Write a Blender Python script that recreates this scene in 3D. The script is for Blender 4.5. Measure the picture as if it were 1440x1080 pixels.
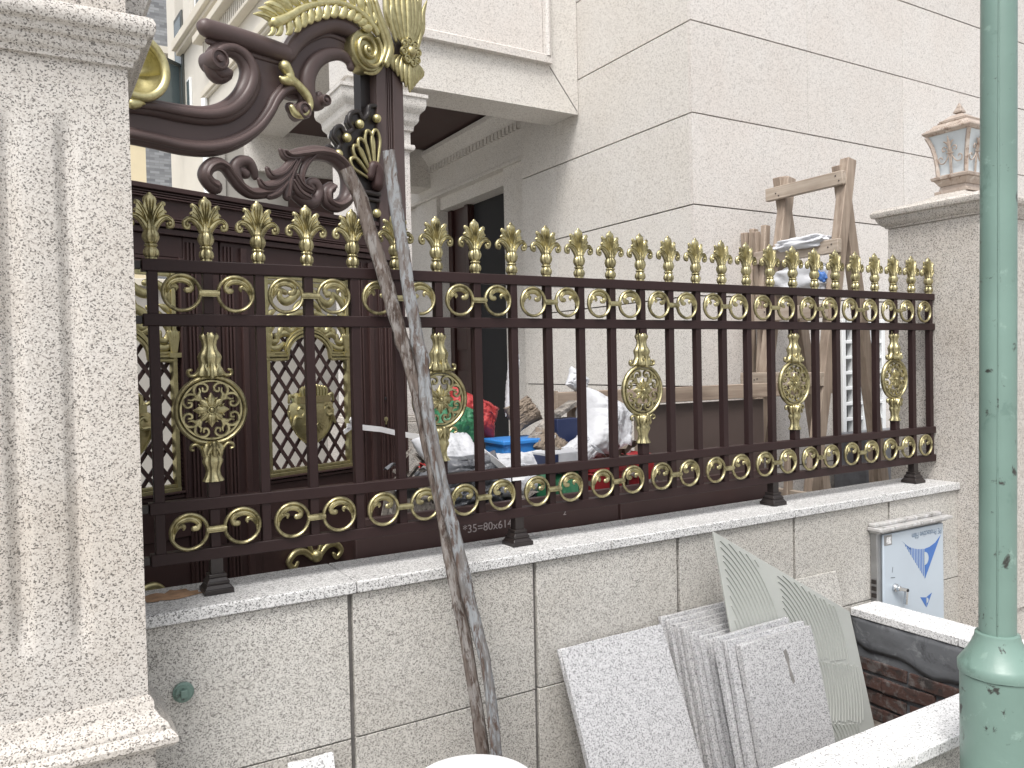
import bpy, bmesh, math, random
from mathutils import Vector, Matrix, noise
random.seed(7)
for o in list(bpy.data.objects): bpy.data.objects.remove(o)
SC = bpy.context.scene
COL = SC.collection
# ------------------------------------------------------------------ camera
cam_d = bpy.data.cameras.new('camera'); CAM = bpy.data.objects.new('camera', cam_d); COL.objects.link(CAM)
cam_d.sensor_fit = 'HORIZONTAL'; cam_d.sensor_width = 36.0; cam_d.lens = 36.0 * 1135.9 / 1440.0
cam_d.clip_start = 0.05; cam_d.clip_end = 500
_r = Vector((0.85671656, -0.51530986, -0.02219215)); _u = Vector((0.03102345, 0.00853398, 0.99948222)); _f = Vector((0.51485366, 0.85696145, -0.02329789))
CAM.matrix_world = Matrix(((_r.x, _u.x, -_f.x, -0.2949), (_r.y, _u.y, -_f.y, -2.341), (_r.z, _u.z, -_f.z, 1.5418), (0, 0, 0, 1)))
SC.camera = CAM
SC.render.resolution_x = 1024; SC.render.resolution_y = 768
# ------------------------------------------------------------------ sky, sun, exposure (bright overcast day)
SUN_EL, SUN_AZ = math.radians(58), math.radians(224)      # azimuth clockwise from +Y
W = bpy.data.worlds.new('World'); SC.world = W; W.use_nodes = True
wn = W.node_tree.nodes; wl = W.node_tree.links
for n in list(wn): wn.remove(n)
w_out = wn.new('ShaderNodeOutputWorld'); w_bg = wn.new('ShaderNodeBackground'); w_sky = wn.new('ShaderNodeTexSky'); w_hs = wn.new('ShaderNodeHueSaturation')
w_sky.sky_type = 'NISHITA'; w_sky.sun_disc = False; w_sky.sun_elevation = SUN_EL; w_sky.sun_rotation = SUN_AZ
w_sky.air_density = 1.0; w_sky.dust_density = 4.0; w_sky.ozone_density = 1.0
w_hs.inputs['Saturation'].default_value = 0.22          # cloud cover takes the blue out of the sky
wl.new(w_sky.outputs[0], w_hs.inputs['Color']); wl.new(w_hs.outputs[0], w_bg.inputs['Color']); wl.new(w_bg.outputs[0], w_out.inputs['Surface'])
w_bg.inputs['Strength'].default_value = 0.125
sun_d = bpy.data.lights.new('sun', 'SUN'); SUN = bpy.data.objects.new('sun', sun_d); COL.objects.link(SUN)
sun_d.energy = 1.5; sun_d.angle = math.radians(22); sun_d.color = (1.0, 0.965, 0.92)
_d = Vector((math.sin(SUN_AZ) * math.cos(SUN_EL), math.cos(SUN_AZ) * math.cos(SUN_EL), math.sin(SUN_EL)))
SUN.rotation_euler = _d.to_track_quat('Z', 'Y').to_euler(); SUN.location = _d * 30
VS = SC.view_settings; VS.view_transform = 'Standard'; VS.look = 'None'; VS.gamma = 1.0; VS.use_curve_mapping = False
VS.exposure = 0.80
# ------------------------------------------------------------------ helpers
PI = math.pi
class MB:
    def __init__(s): s.v = []; s.f = []
    def add(s, vs, fs):
        b = len(s.v); s.v += [Vector(p) for p in vs]; s.f += [[i + b for i in f] for f in fs]; return s
    def box(s, x0, x1, y0, y1, z0, z1):
        return s.add([(x0,y0,z0),(x1,y0,z0),(x1,y1,z0),(x0,y1,z0),(x0,y0,z1),(x1,y0,z1),(x1,y1,z1),(x0,y1,z1)],
                     [[0,3,2,1],[4,5,6,7],[0,1,5,4],[1,2,6,5],[2,3,7,6],[3,0,4,7]])
    def fbox(s, F, u0, u1, v0, v1, w0, w1):
        b = len(s.v); s.box(u0, u1, w0, w1, v0, v1)
        for i in range(b, len(s.v)):
            p = s.v[i]; s.v[i] = F(p.x, p.z, p.y)
        return s
    def frus(s, c, a0, b0, z0, a1, b1, z1):
        x, y = c
        return s.add([(x-a0,y-b0,z0),(x+a0,y-b0,z0),(x+a0,y+b0,z0),(x-a0,y+b0,z0),(x-a1,y-b1,z1),(x+a1,y-b1,z1),(x+a1,y+b1,z1),(x-a1,y+b1,z1)],
                     [[0,3,2,1],[4,5,6,7],[0,1,5,4],[1,2,6,5],[2,3,7,6],[3,0,4,7]])
    def prism(s, pts, F, w0, w1):
        n = len(pts)
        return s.add([F(p[0], p[1], w0) for p in pts] + [F(p[0], p[1], w1) for p in pts],
                     [list(range(n)), list(range(2*n-1, n-1, -1))] + [[i, n+i, n+(i+1) % n, (i+1) % n] for i in range(n)])
    def bar(s, a, b, w, h, up=(0,0,1)):
        a = Vector(a); b = Vector(b); t = (b-a).normalized(); up = Vector(up)
        sd = t.cross(up); sd = sd.normalized() if sd.length > 1e-4 else Vector((1,0,0)); u2 = sd.cross(t)
        vs = [p + sd*(i*w/2) + u2*(j*h/2) for p in (a, b) for i, j in ((-1,-1),(1,-1),(1,1),(-1,1))]
        return s.add(vs, [[0,1,2,3],[7,6,5,4],[0,4,5,1],[1,5,6,2],[2,6,7,3],[3,7,4,0]])
    def tube(s, pts, rs, n=8, caps=True):
        pts = [Vector(p) for p in pts]; m = len(pts); ring = []; up = None
        for i in range(m):
            t = (pts[min(i+1,m-1)] - pts[max(i-1,0)]).normalized()
            if up is None: up = Vector((0,0,1)) if abs(t.z) < .9 else Vector((0,1,0))
            a = t.cross(up); a = a.normalized() if a.length > 1e-5 else Vector((1,0,0)); b = a.cross(t).normalized(); up = b
            r = rs[i] if isinstance(rs, (list, tuple)) else rs
            ring += [pts[i] + (a*math.cos(2*PI*k/n) + b*math.sin(2*PI*k/n))*r for k in range(n)]
        fs = [[i*n+k, i*n+(k+1) % n, (i+1)*n+(k+1) % n, (i+1)*n+k] for i in range(m-1) for k in range(n)]
        if caps: fs += [list(range(n-1,-1,-1)), [(m-1)*n+k for k in range(n)]]
        return s.add(ring, fs)
    def ptube(s, pts, F, n=8, sq=1.0, w=0.0, sub=5, dome=True):
        """tube along a planar curve: pts (u,v,r) smoothed, plane frame F(u,v,w), depth = r*sq"""
        P = cr(pts, sub); m = len(P); ring = []
        if dome:
            def ext(p, q, k):
                d = Vector((p[0]-q[0], p[1]-q[1])); d = d.normalized() if d.length > 1e-7 else Vector((1,0)); return (p[0]+d.x*p[2]*k, p[1]+d.y*p[2]*k)
            a, b = P[0], P[-1]
            P = [ext(a, P[1], .8) + (a[2]*.45,), ext(a, P[1], .4) + (a[2]*.85,)] + P + [ext(b, P[-2], .4) + (b[2]*.85,), ext(b, P[-2], .8) + (b[2]*.45,)]; m += 4
        for i in range(m):
            a, b = P[max(i-1,0)], P[min(i+1,m-1)]
            t = Vector((b[0]-a[0], b[1]-a[1])); t = t.normalized() if t.length > 1e-9 else Vector((1,0)); nx, ny = -t.y, t.x
            for k in range(n):
                c, d = math.cos(2*PI*k/n)*P[i][2], math.sin(2*PI*k/n)*P[i][2]*sq
                ring.append(F(P[i][0]+nx*c, P[i][1]+ny*c, w+d))
        fs = [[i*n+k, i*n+(k+1) % n, (i+1)*n+(k+1) % n, (i+1)*n+k] for i in range(m-1) for k in range(n)]
        fs += [list(range(n-1,-1,-1)), [(m-1)*n+k for k in range(n)]]
        return s.add(ring, fs)
    def ring(s, F, cu, cv, R, r, sq=1.0, n=28, k=8, w=0.0):
        vs = []
        for i in range(n):
            a = 2*PI*i/n
            for j in range(k):
                b = 2*PI*j/k; q = R + r*math.cos(b)
                vs.append(F(cu+q*math.cos(a), cv+q*math.sin(a), w + r*sq*math.sin(b)))
        return s.add(vs, [[i*k+j, i*k+(j+1) % k, ((i+1) % n)*k+(j+1) % k, ((i+1) % n)*k+j] for i in range(n) for j in range(k)])
    def lathe(s, prof, n=20, c=(0,0,0), rib=0, amp=0.0, sqy=1.0, F=None):
        vs = []
        for r, z in prof:
            for k in range(n):
                a = 2*PI*k/n; q = r*(1 + (amp*math.cos(rib*a) if rib else 0))
                vs.append(Vector((c[0]+q*math.cos(a), c[1]+q*math.sin(a)*sqy, c[2]+z)))
        m = len(prof)
        fs = [[i*n+k, i*n+(k+1) % n, (i+1)*n+(k+1) % n, (i+1)*n+k] for i in range(m-1) for k in range(n)]
        fs += [list(range(n-1,-1,-1)), [(m-1)*n+k for k in range(n)]]
        if F: vs = [F(p.x, p.z, p.y) for p in vs]
        return s.add(vs, fs)
    def ball(s, c, r, n=10, sz=(1,1,1)):
        m = max(4, n//2+1); vs = []; 
        for i in range(m+1):
            t = PI*i/m
            for k in range(n):
                a = 2*PI*k/n; q = max(math.sin(t), 1e-3)
                vs.append((c[0]+r*sz[0]*q*math.cos(a), c[1]+r*sz[1]*q*math.sin(a), c[2]-r*sz[2]*math.cos(t)))
        fs = [[i*n+k, i*n+(k+1) % n, (i+1)*n+(k+1) % n, (i+1)*n+k] for i in range(m) for k in range(n)]
        return s.add(vs, fs)
    def mould(s, prof, rect, closed=True):
        """run a profile [(out, z)] round a rectangle (x0,x1,y0,y1) with mitred corners"""
        x0, x1, y0, y1 = rect; m = len(prof)
        cs = [(x0,y0,-1,-1),(x1,y0,1,-1),(x1,y1,1,1),(x0,y1,-1,1)]
        vs = [(cx+sx*o, cy+sy*o, z) for cx, cy, sx, sy in cs for o, z in prof]
        fs = [[c*m+i, ((c+1) % 4)*m+i, ((c+1) % 4)*m+i+1, c*m+i+1] for c in range(4) for i in range(m-1)]
        fs += [[c*m+m-1 for c in range(4)], [c*m for c in (3,2,1,0)]]
        return s.add(vs, fs)
    def mesh(s, name, off=(0,0,0), smooth=40):
        me = bpy.data.meshes.new(name); o = Vector(off)
        me.from_pydata([tuple(p-o) for p in s.v], [], s.f); me.validate(); 
        bm = bmesh.new(); bm.from_mesh(me); bmesh.ops.recalc_face_normals(bm, faces=bm.faces); bm.to_mesh(me); bm.free()
        if smooth:
            me.polygons.foreach_set('use_smooth', [True]*len(me.polygons)); me.set_sharp_from_angle(angle=math.radians(smooth))
        me.update(); return me
def cr(pts, sub):
    """Catmull-Rom through (u,v,r)"""
    if len(pts) < 3 or sub < 2:
        return [tuple(p) for p in pts]
    P = [pts[0]] + list(pts) + [pts[-1]]; out = []
    for i in range(1, len(P)-2):
        a, b, c, d = P[i-1], P[i], P[i+1], P[i+2]
        for k in range(sub):
            t = k/sub
            out.append(tuple(max(1e-4, .5*((2*b[j]) + (c[j]-a[j])*t + (2*a[j]-5*b[j]+4*c[j]-d[j])*t*t + (3*b[j]-a[j]-3*c[j]+d[j])*t**3)) if j == 2 else
                             .5*((2*b[j]) + (c[j]-a[j])*t + (2*a[j]-5*b[j]+4*c[j]-d[j])*t*t + (3*b[j]-a[j]-3*c[j]+d[j])*t**3) for j in range(len(b))))
    out.append(tuple(pts[-1])); return out
ORG = {}
def place(o, parent):
    if parent: o.parent = parent
    COL.objects.link(o); return o
def thing(name, label, cat, loc=(0,0,0), group=None, kind=None):
    o = bpy.data.objects.new(name, None); COL.objects.link(o); o.location = loc; o.empty_display_size = .05
    ORG[o.name] = Vector(loc); tag(o, label, cat, group, kind); return o
def tag(o, label=None, cat=None, group=None, kind=None):
    if label: o['label'] = label
    if cat: o['category'] = cat
    if group: o['group'] = group
    if kind: o['kind'] = kind
    return o
def obj(name, mb, mat, parent=None, smooth=40, bevel=0, seg=2, kind=None, label=None):
    """one mesh object from world coordinates"""
    off = ORG[parent.name] if parent else Vector((0,0,0))
    me = mb.mesh(name, off, smooth); me.materials.append(mat)
    o = bpy.data.objects.new(name, me); place(o, parent); ORG[o.name] = off
    if bevel: bev(o, bevel, seg)
    if kind: o['kind'] = kind
    if label: o['label'] = label
    return o
def bev(o, w, seg=2):
    m = o.modifiers.new('bevel', 'BEVEL'); m.width = w; m.segments = seg; m.limit_method = 'ANGLE'; m.angle_limit = math.radians(35); m.harden_normals = False
def inst(name, me, parent, loc, rot=(0,0,0), bevel=0):
    """a piece that shares its mesh; loc in world space"""
    o = bpy.data.objects.new(name, me); place(o, parent); off = ORG[parent.name] if parent else Vector((0,0,0))
    o.location = Vector(loc) - off; o.rotation_euler = rot; ORG[o.name] = Vector(loc)
    if bevel: bev(o, bevel)
    return o
def FXZ(y):                               # plane parallel to the fence
    return lambda u, v, w: Vector((u, y + w, v))
def ident(u, v, w): return Vector((u, w, v))
# ------------------------------------------------------------------ materials
def mk(name):
    m = bpy.data.materials.new(name); m.use_nodes = True; nt = m.node_tree; b = nt.nodes['Principled BSDF']; return m, nt, b
def nd(nt, t, **kw):
    n = nt.nodes.new(t)
    for k, v in kw.items():
        if k in n.inputs: n.inputs[k].default_value = v
        else: setattr(n, k, v)
    return n
def coords(nt, rnd=True):
    tc = nd(nt, 'ShaderNodeTexCoord')
    if not rnd: return tc.outputs['Object']
    oi = nd(nt, 'ShaderNodeObjectInfo'); mu = nd(nt, 'ShaderNodeMath', operation='MULTIPLY'); mu.inputs[1].default_value = 37.0
    ad = nd(nt, 'ShaderNodeVectorMath', operation='ADD')
    nt.links.new(oi.outputs['Random'], mu.inputs[0]); nt.links.new(tc.outputs['Object'], ad.inputs[0]); nt.links.new(mu.outputs[0], ad.inputs[1])
    return ad.outputs[0]
def ramp(nt, stops, interp='LINEAR'):
    r = nd(nt, 'ShaderNodeValToRGB'); r.color_ramp.interpolation = interp; e = r.color_ramp.elements
    while len(e) < len(stops): e.new(.5)
    for i, (p, c) in enumerate(stops):
        e[i].position = p; e[i].color = (c if len(c) == 4 else (*c, 1))
    return r
def mix(nt, a, b, fac, mode='MIX'):
    m = nd(nt, 'ShaderNodeMix', data_type='RGBA', blend_type=mode)
    for s, x in ((6, a), (7, b)):
        if isinstance(x, tuple): m.inputs[s].default_value = (*x, 1) if len(x) == 3 else x
        else: nt.links.new(x, m.inputs[s])
    if isinstance(fac, (int, float)): m.inputs[0].default_value = fac
    else: nt.links.new(fac, m.inputs[0])
    return m.outputs[2]
def granite(name, light, mid, dark, scale, pd=.14, pm=.34, blot=(.9,.86,.8), blot_amt=.5, rough=.6, bump=.25, soft=0.0, tone=.05):
    m, nt, b = mk(name); co = coords(nt)
    v = nd(nt, 'ShaderNodeTexVoronoi', Scale=scale, Randomness=1.0); nt.links.new(co, v.inputs['Vector'])
    sp = nd(nt, 'ShaderNodeSeparateColor'); nt.links.new(v.outputs['Color'], sp.inputs[0])
    nz = nd(nt, 'ShaderNodeTexNoise', Scale=scale*.22, Detail=2.0); nt.links.new(co, nz.inputs['Vector'])     # crystals gather in clusters
    mr = nd(nt, 'ShaderNodeMapRange'); mr.inputs[1].default_value = .3; mr.inputs[2].default_value = .7; mr.inputs[3].default_value = -.05; mr.inputs[4].default_value = .05; nt.links.new(nz.outputs[0], mr.inputs[0])
    ad = nd(nt, 'ShaderNodeMath', operation='ADD', use_clamp=True); nt.links.new(sp.outputs[0], ad.inputs[0]); nt.links.new(mr.outputs[0], ad.inputs[1])
    r = ramp(nt, [(0, dark), (pd*.8, dark), (pd+.02, tuple((x+y)/2 for x, y in zip(mid, dark))), (pd+.06, mid), (pm, mid), (pm+.12, light), (1.0, tuple(min(1, c*1.14) for c in light))]); nt.links.new(ad.outputs[0], r.inputs[0])
    n2 = nd(nt, 'ShaderNodeTexNoise', Scale=2.3, Detail=6.0, Roughness=.65); nt.links.new(co, n2.inputs['Vector'])
    r3 = ramp(nt, [(.3, blot), (.65, (1,1,1))]); nt.links.new(n2.outputs[0], r3.inputs[0])
    c = mix(nt, r.outputs[0], r3.outputs[0], blot_amt, 'MULTIPLY')
    if soft: c = mix(nt, c, tuple(light), soft)
    oi = nd(nt, 'ShaderNodeObjectInfo'); r4 = ramp(nt, [(0, (1-tone, 1-tone*1.1, 1-tone*1.25)), (1, (1, 1, 1))]); nt.links.new(oi.outputs['Random'], r4.inputs[0])
    c = mix(nt, c, r4.outputs[0], 1.0, 'MULTIPLY')
    nt.links.new(c, b.inputs['Base Color']); b.inputs['Roughness'].default_value = rough
    bp = nd(nt, 'ShaderNodeBump', Strength=bump, Distance=.002); nt.links.new(sp.outputs[1], bp.inputs['Height']); nt.links.new(bp.outputs[0], b.inputs['Normal'])
    return m
def plain(name, col, rough=.5, metal=0.0, var=.15, scale=6.0, bump=0.0, bscale=60.0, spec=.5, coat=0.0, rnd=True):
    m, nt, b = mk(name); co = coords(nt, rnd)
    n = nd(nt, 'ShaderNodeTexNoise', Scale=scale, Detail=6.0, Roughness=.6); nt.links.new(co, n.inputs['Vector'])
    r = ramp(nt, [(.3, tuple(c*(1-var) for c in col)), (.7, tuple(min(1, c*(1+var)) for c in col))]); nt.links.new(n.outputs[0], r.inputs[0])
    nt.links.new(r.outputs[0], b.inputs['Base Color'])
    rr = nd(nt, 'ShaderNodeMapRange'); rr.inputs[3].default_value = max(.05, rough-.1); rr.inputs[4].default_value = min(1, rough+.12)
    nt.links.new(n.outputs[0], rr.inputs[0]); nt.links.new(rr.outputs[0], b.inputs['Roughness'])
    b.inputs['Metallic'].default_value = metal; b.inputs['Specular IOR Level'].default_value = spec; b.inputs['Coat Weight'].default_value = coat
    if bump:
        n2 = nd(nt, 'ShaderNodeTexNoise', Scale=bscale, Detail=4.0); nt.links.new(co, n2.inputs['Vector'])
        bp = nd(nt, 'ShaderNodeBump', Strength=bump, Distance=.004); nt.links.new(n2.outputs[0], bp.inputs['Height']); nt.links.new(bp.outputs[0], b.inputs['Normal'])
    return m
def spotted(name, base, spots, rough=.5, thr=(.58,.64), scale=9.0, metal=0.0, sc2=60.0, bump=.15, stretch=None):
    """base colour with irregular stains / scratches of another colour"""
    m, nt, b = mk(name); co = coords(nt)
    if stretch:
        mp = nd(nt, 'ShaderNodeMapping'); mp.inputs['Scale'].default_value = stretch; nt.links.new(co, mp.inputs[0]); co = mp.outputs[0]
    n0 = nd(nt, 'ShaderNodeTexNoise', Scale=2.0, Detail=4.0); nt.links.new(co, n0.inputs['Vector'])
    r0 = ramp(nt, [(.3, tuple(c*.8 for c in base)), (.7, tuple(min(1, c*1.15) for c in base))]); nt.links.new(n0.outputs[0], r0.inputs[0])
    c = r0.outputs[0]
    for i, sp in enumerate(spots):
        n = nd(nt, 'ShaderNodeTexNoise', Scale=scale*(1+i*.9), Detail=8.0, Roughness=.7, Distortion=.4); nt.links.new(co, n.inputs['Vector'])
        r = ramp(nt, [(thr[0], (0,0,0)), (thr[1], (1,1,1))]); nt.links.new(n.outputs[0], r.inputs[0])
        c = mix(nt, c, sp, r.outputs[0])
    nt.links.new(c, b.inputs['Base Color']); b.inputs['Roughness'].default_value = rough; b.inputs['Metallic'].default_value = metal
    n2 = nd(nt, 'ShaderNodeTexNoise', Scale=sc2, Detail=5.0); nt.links.new(co, n2.inputs['Vector'])
    bp = nd(nt, 'ShaderNodeBump', Strength=bump, Distance=.004); nt.links.new(n2.outputs[0], bp.inputs['Height']); nt.links.new(bp.outputs[0], b.inputs['Normal'])
    return m
def wood(name, a, bcol, axis='Z', rough=.75, scale=1.0):
    m, nt, b = mk(name); co = coords(nt)
    mp = nd(nt, 'ShaderNodeMapping'); s = {'X': (2, 40, 40), 'Y': (40, 2, 40), 'Z': (40, 40, 2)}[axis]; mp.inputs['Scale'].default_value = tuple(x*scale for x in s)
    nt.links.new(co, mp.inputs[0])
    n = nd(nt, 'ShaderNodeTexNoise', Scale=1.0, Detail=6.0, Roughness=.6, Distortion=.6); nt.links.new(mp.outputs[0], n.inputs['Vector'])
    r = ramp(nt, [(.3, a), (.7, bcol)]); nt.links.new(n.outputs[0], r.inputs[0])
    n3 = nd(nt, 'ShaderNodeTexNoise', Scale=5.0, Detail=4.0); nt.links.new(co, n3.inputs['Vector'])
    r3 = ramp(nt, [(.35, (.7,.68,.66)), (.6, (1,1,1))]); nt.links.new(n3.outputs[0], r3.inputs[0])
    nt.links.new(mix(nt, r.outputs[0], r3.outputs[0], .7, 'MULTIPLY'), b.inputs['Base Color']); b.inputs['Roughness'].default_value = rough
    bp = nd(nt, 'ShaderNodeBump', Strength=.3, Distance=.003); nt.links.new(n.outputs[0], bp.inputs['Height']); nt.links.new(bp.outputs[0], b.inputs['Normal'])
    return m
M = {}
M['g_pillar'] = granite('granite_cream', (.555,.53,.50), (.42,.39,.36), (.15,.14,.13), 350, .13, .30, (.86,.82,.77), .8, tone=.02)
M['g_wall'] = granite('granite_grey', (.56,.545,.515), (.40,.385,.36), (.19,.18,.17), 370, .16, .40, (.88,.86,.83), .7, tone=.08)
M['g_cap'] = granite('granite_pale', (.76,.76,.765), (.58,.58,.59), (.24,.24,.24), 270, .10, .28, (.90,.89,.88), .6, soft=.1)
M['g_cope'] = granite('granite_coping', (.64,.64,.64), (.45,.45,.45), (.16,.16,.16), 330, .14, .34, (.86,.85,.84), .7)
M['g_slab'] = granite('granite_white', (.50,.50,.51), (.36,.36,.37), (.16,.16,.165), 370, .15, .40, (.9,.9,.91), .6, tone=.09)
M['g_house'] = granite('granite_house', (.64,.62,.59), (.54,.515,.49), (.33,.305,.285), 220, .09, .24, (.93,.905,.87), .7, soft=.2, tone=.05)
M['g_house2'] = granite('granite_house_warm', (.64,.615,.59), (.54,.515,.49), (.33,.305,.29), 220, .09, .24, (.95,.905,.875), .7, soft=.2, tone=.06)
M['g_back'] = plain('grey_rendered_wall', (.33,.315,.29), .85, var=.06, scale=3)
M['mortar'] = plain('mortar_grey', (.20,.19,.18), .9, var=.25, scale=20)
M['joint'] = plain('joint_dark', (.10,.09,.085), .9)
M['brown'] = plain('brown_metal', (.028,.0150,.0148), .45, 0.0, .15, 3, spec=.24, bump=.03, bscale=300)
M['brown_gate'] = plain('brown_gate_paint', (.058,.033,.031), .42, 0.0, .15, 4, spec=.32, bump=.05, bscale=180)
M['brown_crown'] = plain('brown_crown_sky_tint', (.098,.068,.064), .40, 0.0, .10, 4, spec=.4, bump=.06, bscale=160)  # gate brown made lighter; the crown's sky reflection is put into the colour
M['iron'] = plain('cast_black_brown', (.020,.015,.014), .38, 0.0, .2, 20, bump=.15, bscale=120)
def gold(name, c, rough, dark):
    m, nt, b = mk(name); co = coords(nt)
    n = nd(nt, 'ShaderNodeTexNoise', Scale=38.0, Detail=5.0, Roughness=.65); nt.links.new(co, n.inputs['Vector'])
    r = ramp(nt, [(.32, dark), (.56, c)]); nt.links.new(n.outputs[0], r.inputs[0]); nt.links.new(r.outputs[0], b.inputs['Base Color'])
    rr = nd(nt, 'ShaderNodeMapRange'); rr.inputs[3].default_value = rough+.18; rr.inputs[4].default_value = rough-.08
    nt.links.new(n.outputs[0], rr.inputs[0]); nt.links.new(rr.outputs[0], b.inputs['Roughness']); b.inputs['Metallic'].default_value = .9
    n2 = nd(nt, 'ShaderNodeTexNoise', Scale=160.0, Detail=3.0); nt.links.new(co, n2.inputs['Vector'])
    bp = nd(nt, 'ShaderNodeBump', Strength=.18, Distance=.002); nt.links.new(n2.outputs[0], bp.inputs['Height']); nt.links.new(bp.outputs[0], b.inputs['Normal'])
    return m
M['gold'] = gold('antique_gold', (.47,.42,.24), .33, (.15,.13,.07))
M['gold_gate'] = gold('gate_gold', (.48,.43,.235), .33, (.34,.30,.155))
M['gold_bright'] = gold('fresh_gold', (.66,.60,.33), .36, (.46,.41,.20))
M['wood'] = wood('weathered_wood', (.23,.175,.135), (.41,.335,.27), 'Z')
M['wood_y'] = wood('weathered_wood_bar', (.30,.24,.19), (.49,.42,.35), 'Y')
M['wood_x'] = wood('weathered_plank', (.25,.19,.15), (.42,.34,.27), 'X')
M['pole_w'] = spotted('weathered_pole', (.125,.10,.086), [(.215,.20,.19), (.055,.036,.028)], .85, (.50,.58), 22, bump=.8, sc2=45, stretch=(1.6,1.6,.35))
M['pole_p'] = spotted('paint_flaked_pole', (.14,.13,.125), [(.075,.05,.04), (.21,.22,.23)], .8, (.48,.56), 24, bump=.8, sc2=45, stretch=(1.6,1.6,.35))
M['green'] = spotted('green_paint', (.165,.255,.22), [(.125,.20,.172), (.21,.305,.265), (.035,.036,.032)], .38, (.61,.66), 7, bump=.2, sc2=45)
M['steel'] = plain('film_steel', (.45,.51,.57), .34, .0, .05, 3, spec=.6)
M['steel_d'] = plain('steel_grey', (.30,.30,.30), .4, .6, .15, 10)
M['chrome'] = plain('chrome', (.65,.66,.67), .2, 1.0, .05, 10)
M['blue'] = plain('blue_print', (.055,.15,.42), .5, var=.1)
M['tile'] = plain('tile_mortar', (.34,.35,.33), .75, var=.08, scale=4, bump=.1, bscale=90)
M['white_p'] = plain('white_plastic', (.78,.78,.79), .4, var=.03)
M['white_s'] = plain('white_sack', (.56,.57,.60), .55, var=.14, scale=9, bump=.6, bscale=30)
M['grey_bag'] = plain('grey_plastic', (.13,.135,.15), .35, var=.35, scale=12, bump=.5, bscale=18)
M['red'] = plain('red_plastic', (.33,.025,.03), .45, var=.15)
M['redbag'] = plain('red_bag', (.38,.04,.04), .5, var=.2, bump=.3, bscale=20)
M['greenbag'] = plain('green_bag', (.025,.14,.065), .45, var=.2, bump=.3, bscale=20)
M['bluetub'] = plain('blue_tub', (.03,.20,.55), .4, var=.08)
M['navy'] = plain('navy_card', (.015,.025,.08), .5)
M['card'] = plain('cardboard', (.20,.16,.125), .85, var=.2, bump=.4, bscale=22)
M['rubble'] = spotted('rubble', (.20,.18,.16), [(.36,.33,.30), (.07,.06,.055)], .9, (.5,.6), 18, bump=.8, sc2=30)
M['brick_d'] = spotted('old_brick', (.070,.036,.029), [(.030,.025,.024), (.12,.105,.10)], .9, (.50,.62), 14, bump=.6, sc2=60)
M['render_d'] = spotted('cement_render', (.12,.125,.135), [(.04,.04,.045), (.24,.25,.26)], .85, (.56,.68), 7, bump=.5, sc2=30)
M['pave'] = plain('pavement_concrete', (.34,.33,.31), .85, var=.12, scale=3, bump=.2, bscale=70)
M['soil'] = spotted('soil', (.10,.085,.07), [(.2,.18,.16), (.05,.04,.035)], .95, (.5,.62), 12, bump=.9, sc2=30)
M['glass_f'] = plain('frosted_glass', (.60,.65,.68), .25, var=.05, scale=4)
M['board'] = plain('brown_faced_board', (.085,.062,.056), .38, 0.0, .15, 3, spec=.5)  # brown lightened; the reflection on the board is put into the colour
M['copper'] = spotted('pale_copper', (.44,.365,.31), [(.58,.53,.48), (.20,.135,.10)], .5, (.54,.66), 16, .15, bump=.3, sc2=90)
M['cream'] = plain('cream_wall', (.62,.59,.53), .8, var=.05, scale=2)
M['cream2'] = plain('cream_trim', (.60,.56,.48), .8, var=.06, scale=2)
M['yellow'] = plain('pale_yellow_wall', (.74,.64,.44), .8, var=.05, scale=2)
M['win'] = plain('window_glass', (.10,.13,.14), .08, var=.2, scale=1, spec=.8)
M['winf'] = plain('window_frame_white', (.75,.77,.78), .4, var=.03)
M['wind'] = plain('window_frame_dark', (.06,.065,.06), .4, var=.1)
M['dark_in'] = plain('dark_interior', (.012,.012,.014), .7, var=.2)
M['door'] = plain('dark_door', (.035,.014,.012), .35, var=.2, scale=4)
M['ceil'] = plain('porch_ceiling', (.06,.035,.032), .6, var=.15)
M['stain'] = plain('rust_stain', (.36,.22,.13), .85, var=.4, scale=30)
M['chalk'] = plain('chalk', (.40,.35,.35), .9)
M['roof_st'] = spotted('dirty_steel_roof', (.42,.41,.40), [(.16,.15,.14), (.55,.55,.55)], .55, (.52,.62), 20)
M['print_g'] = plain('pencil_mark', (.16,.18,.2), .6)
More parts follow.
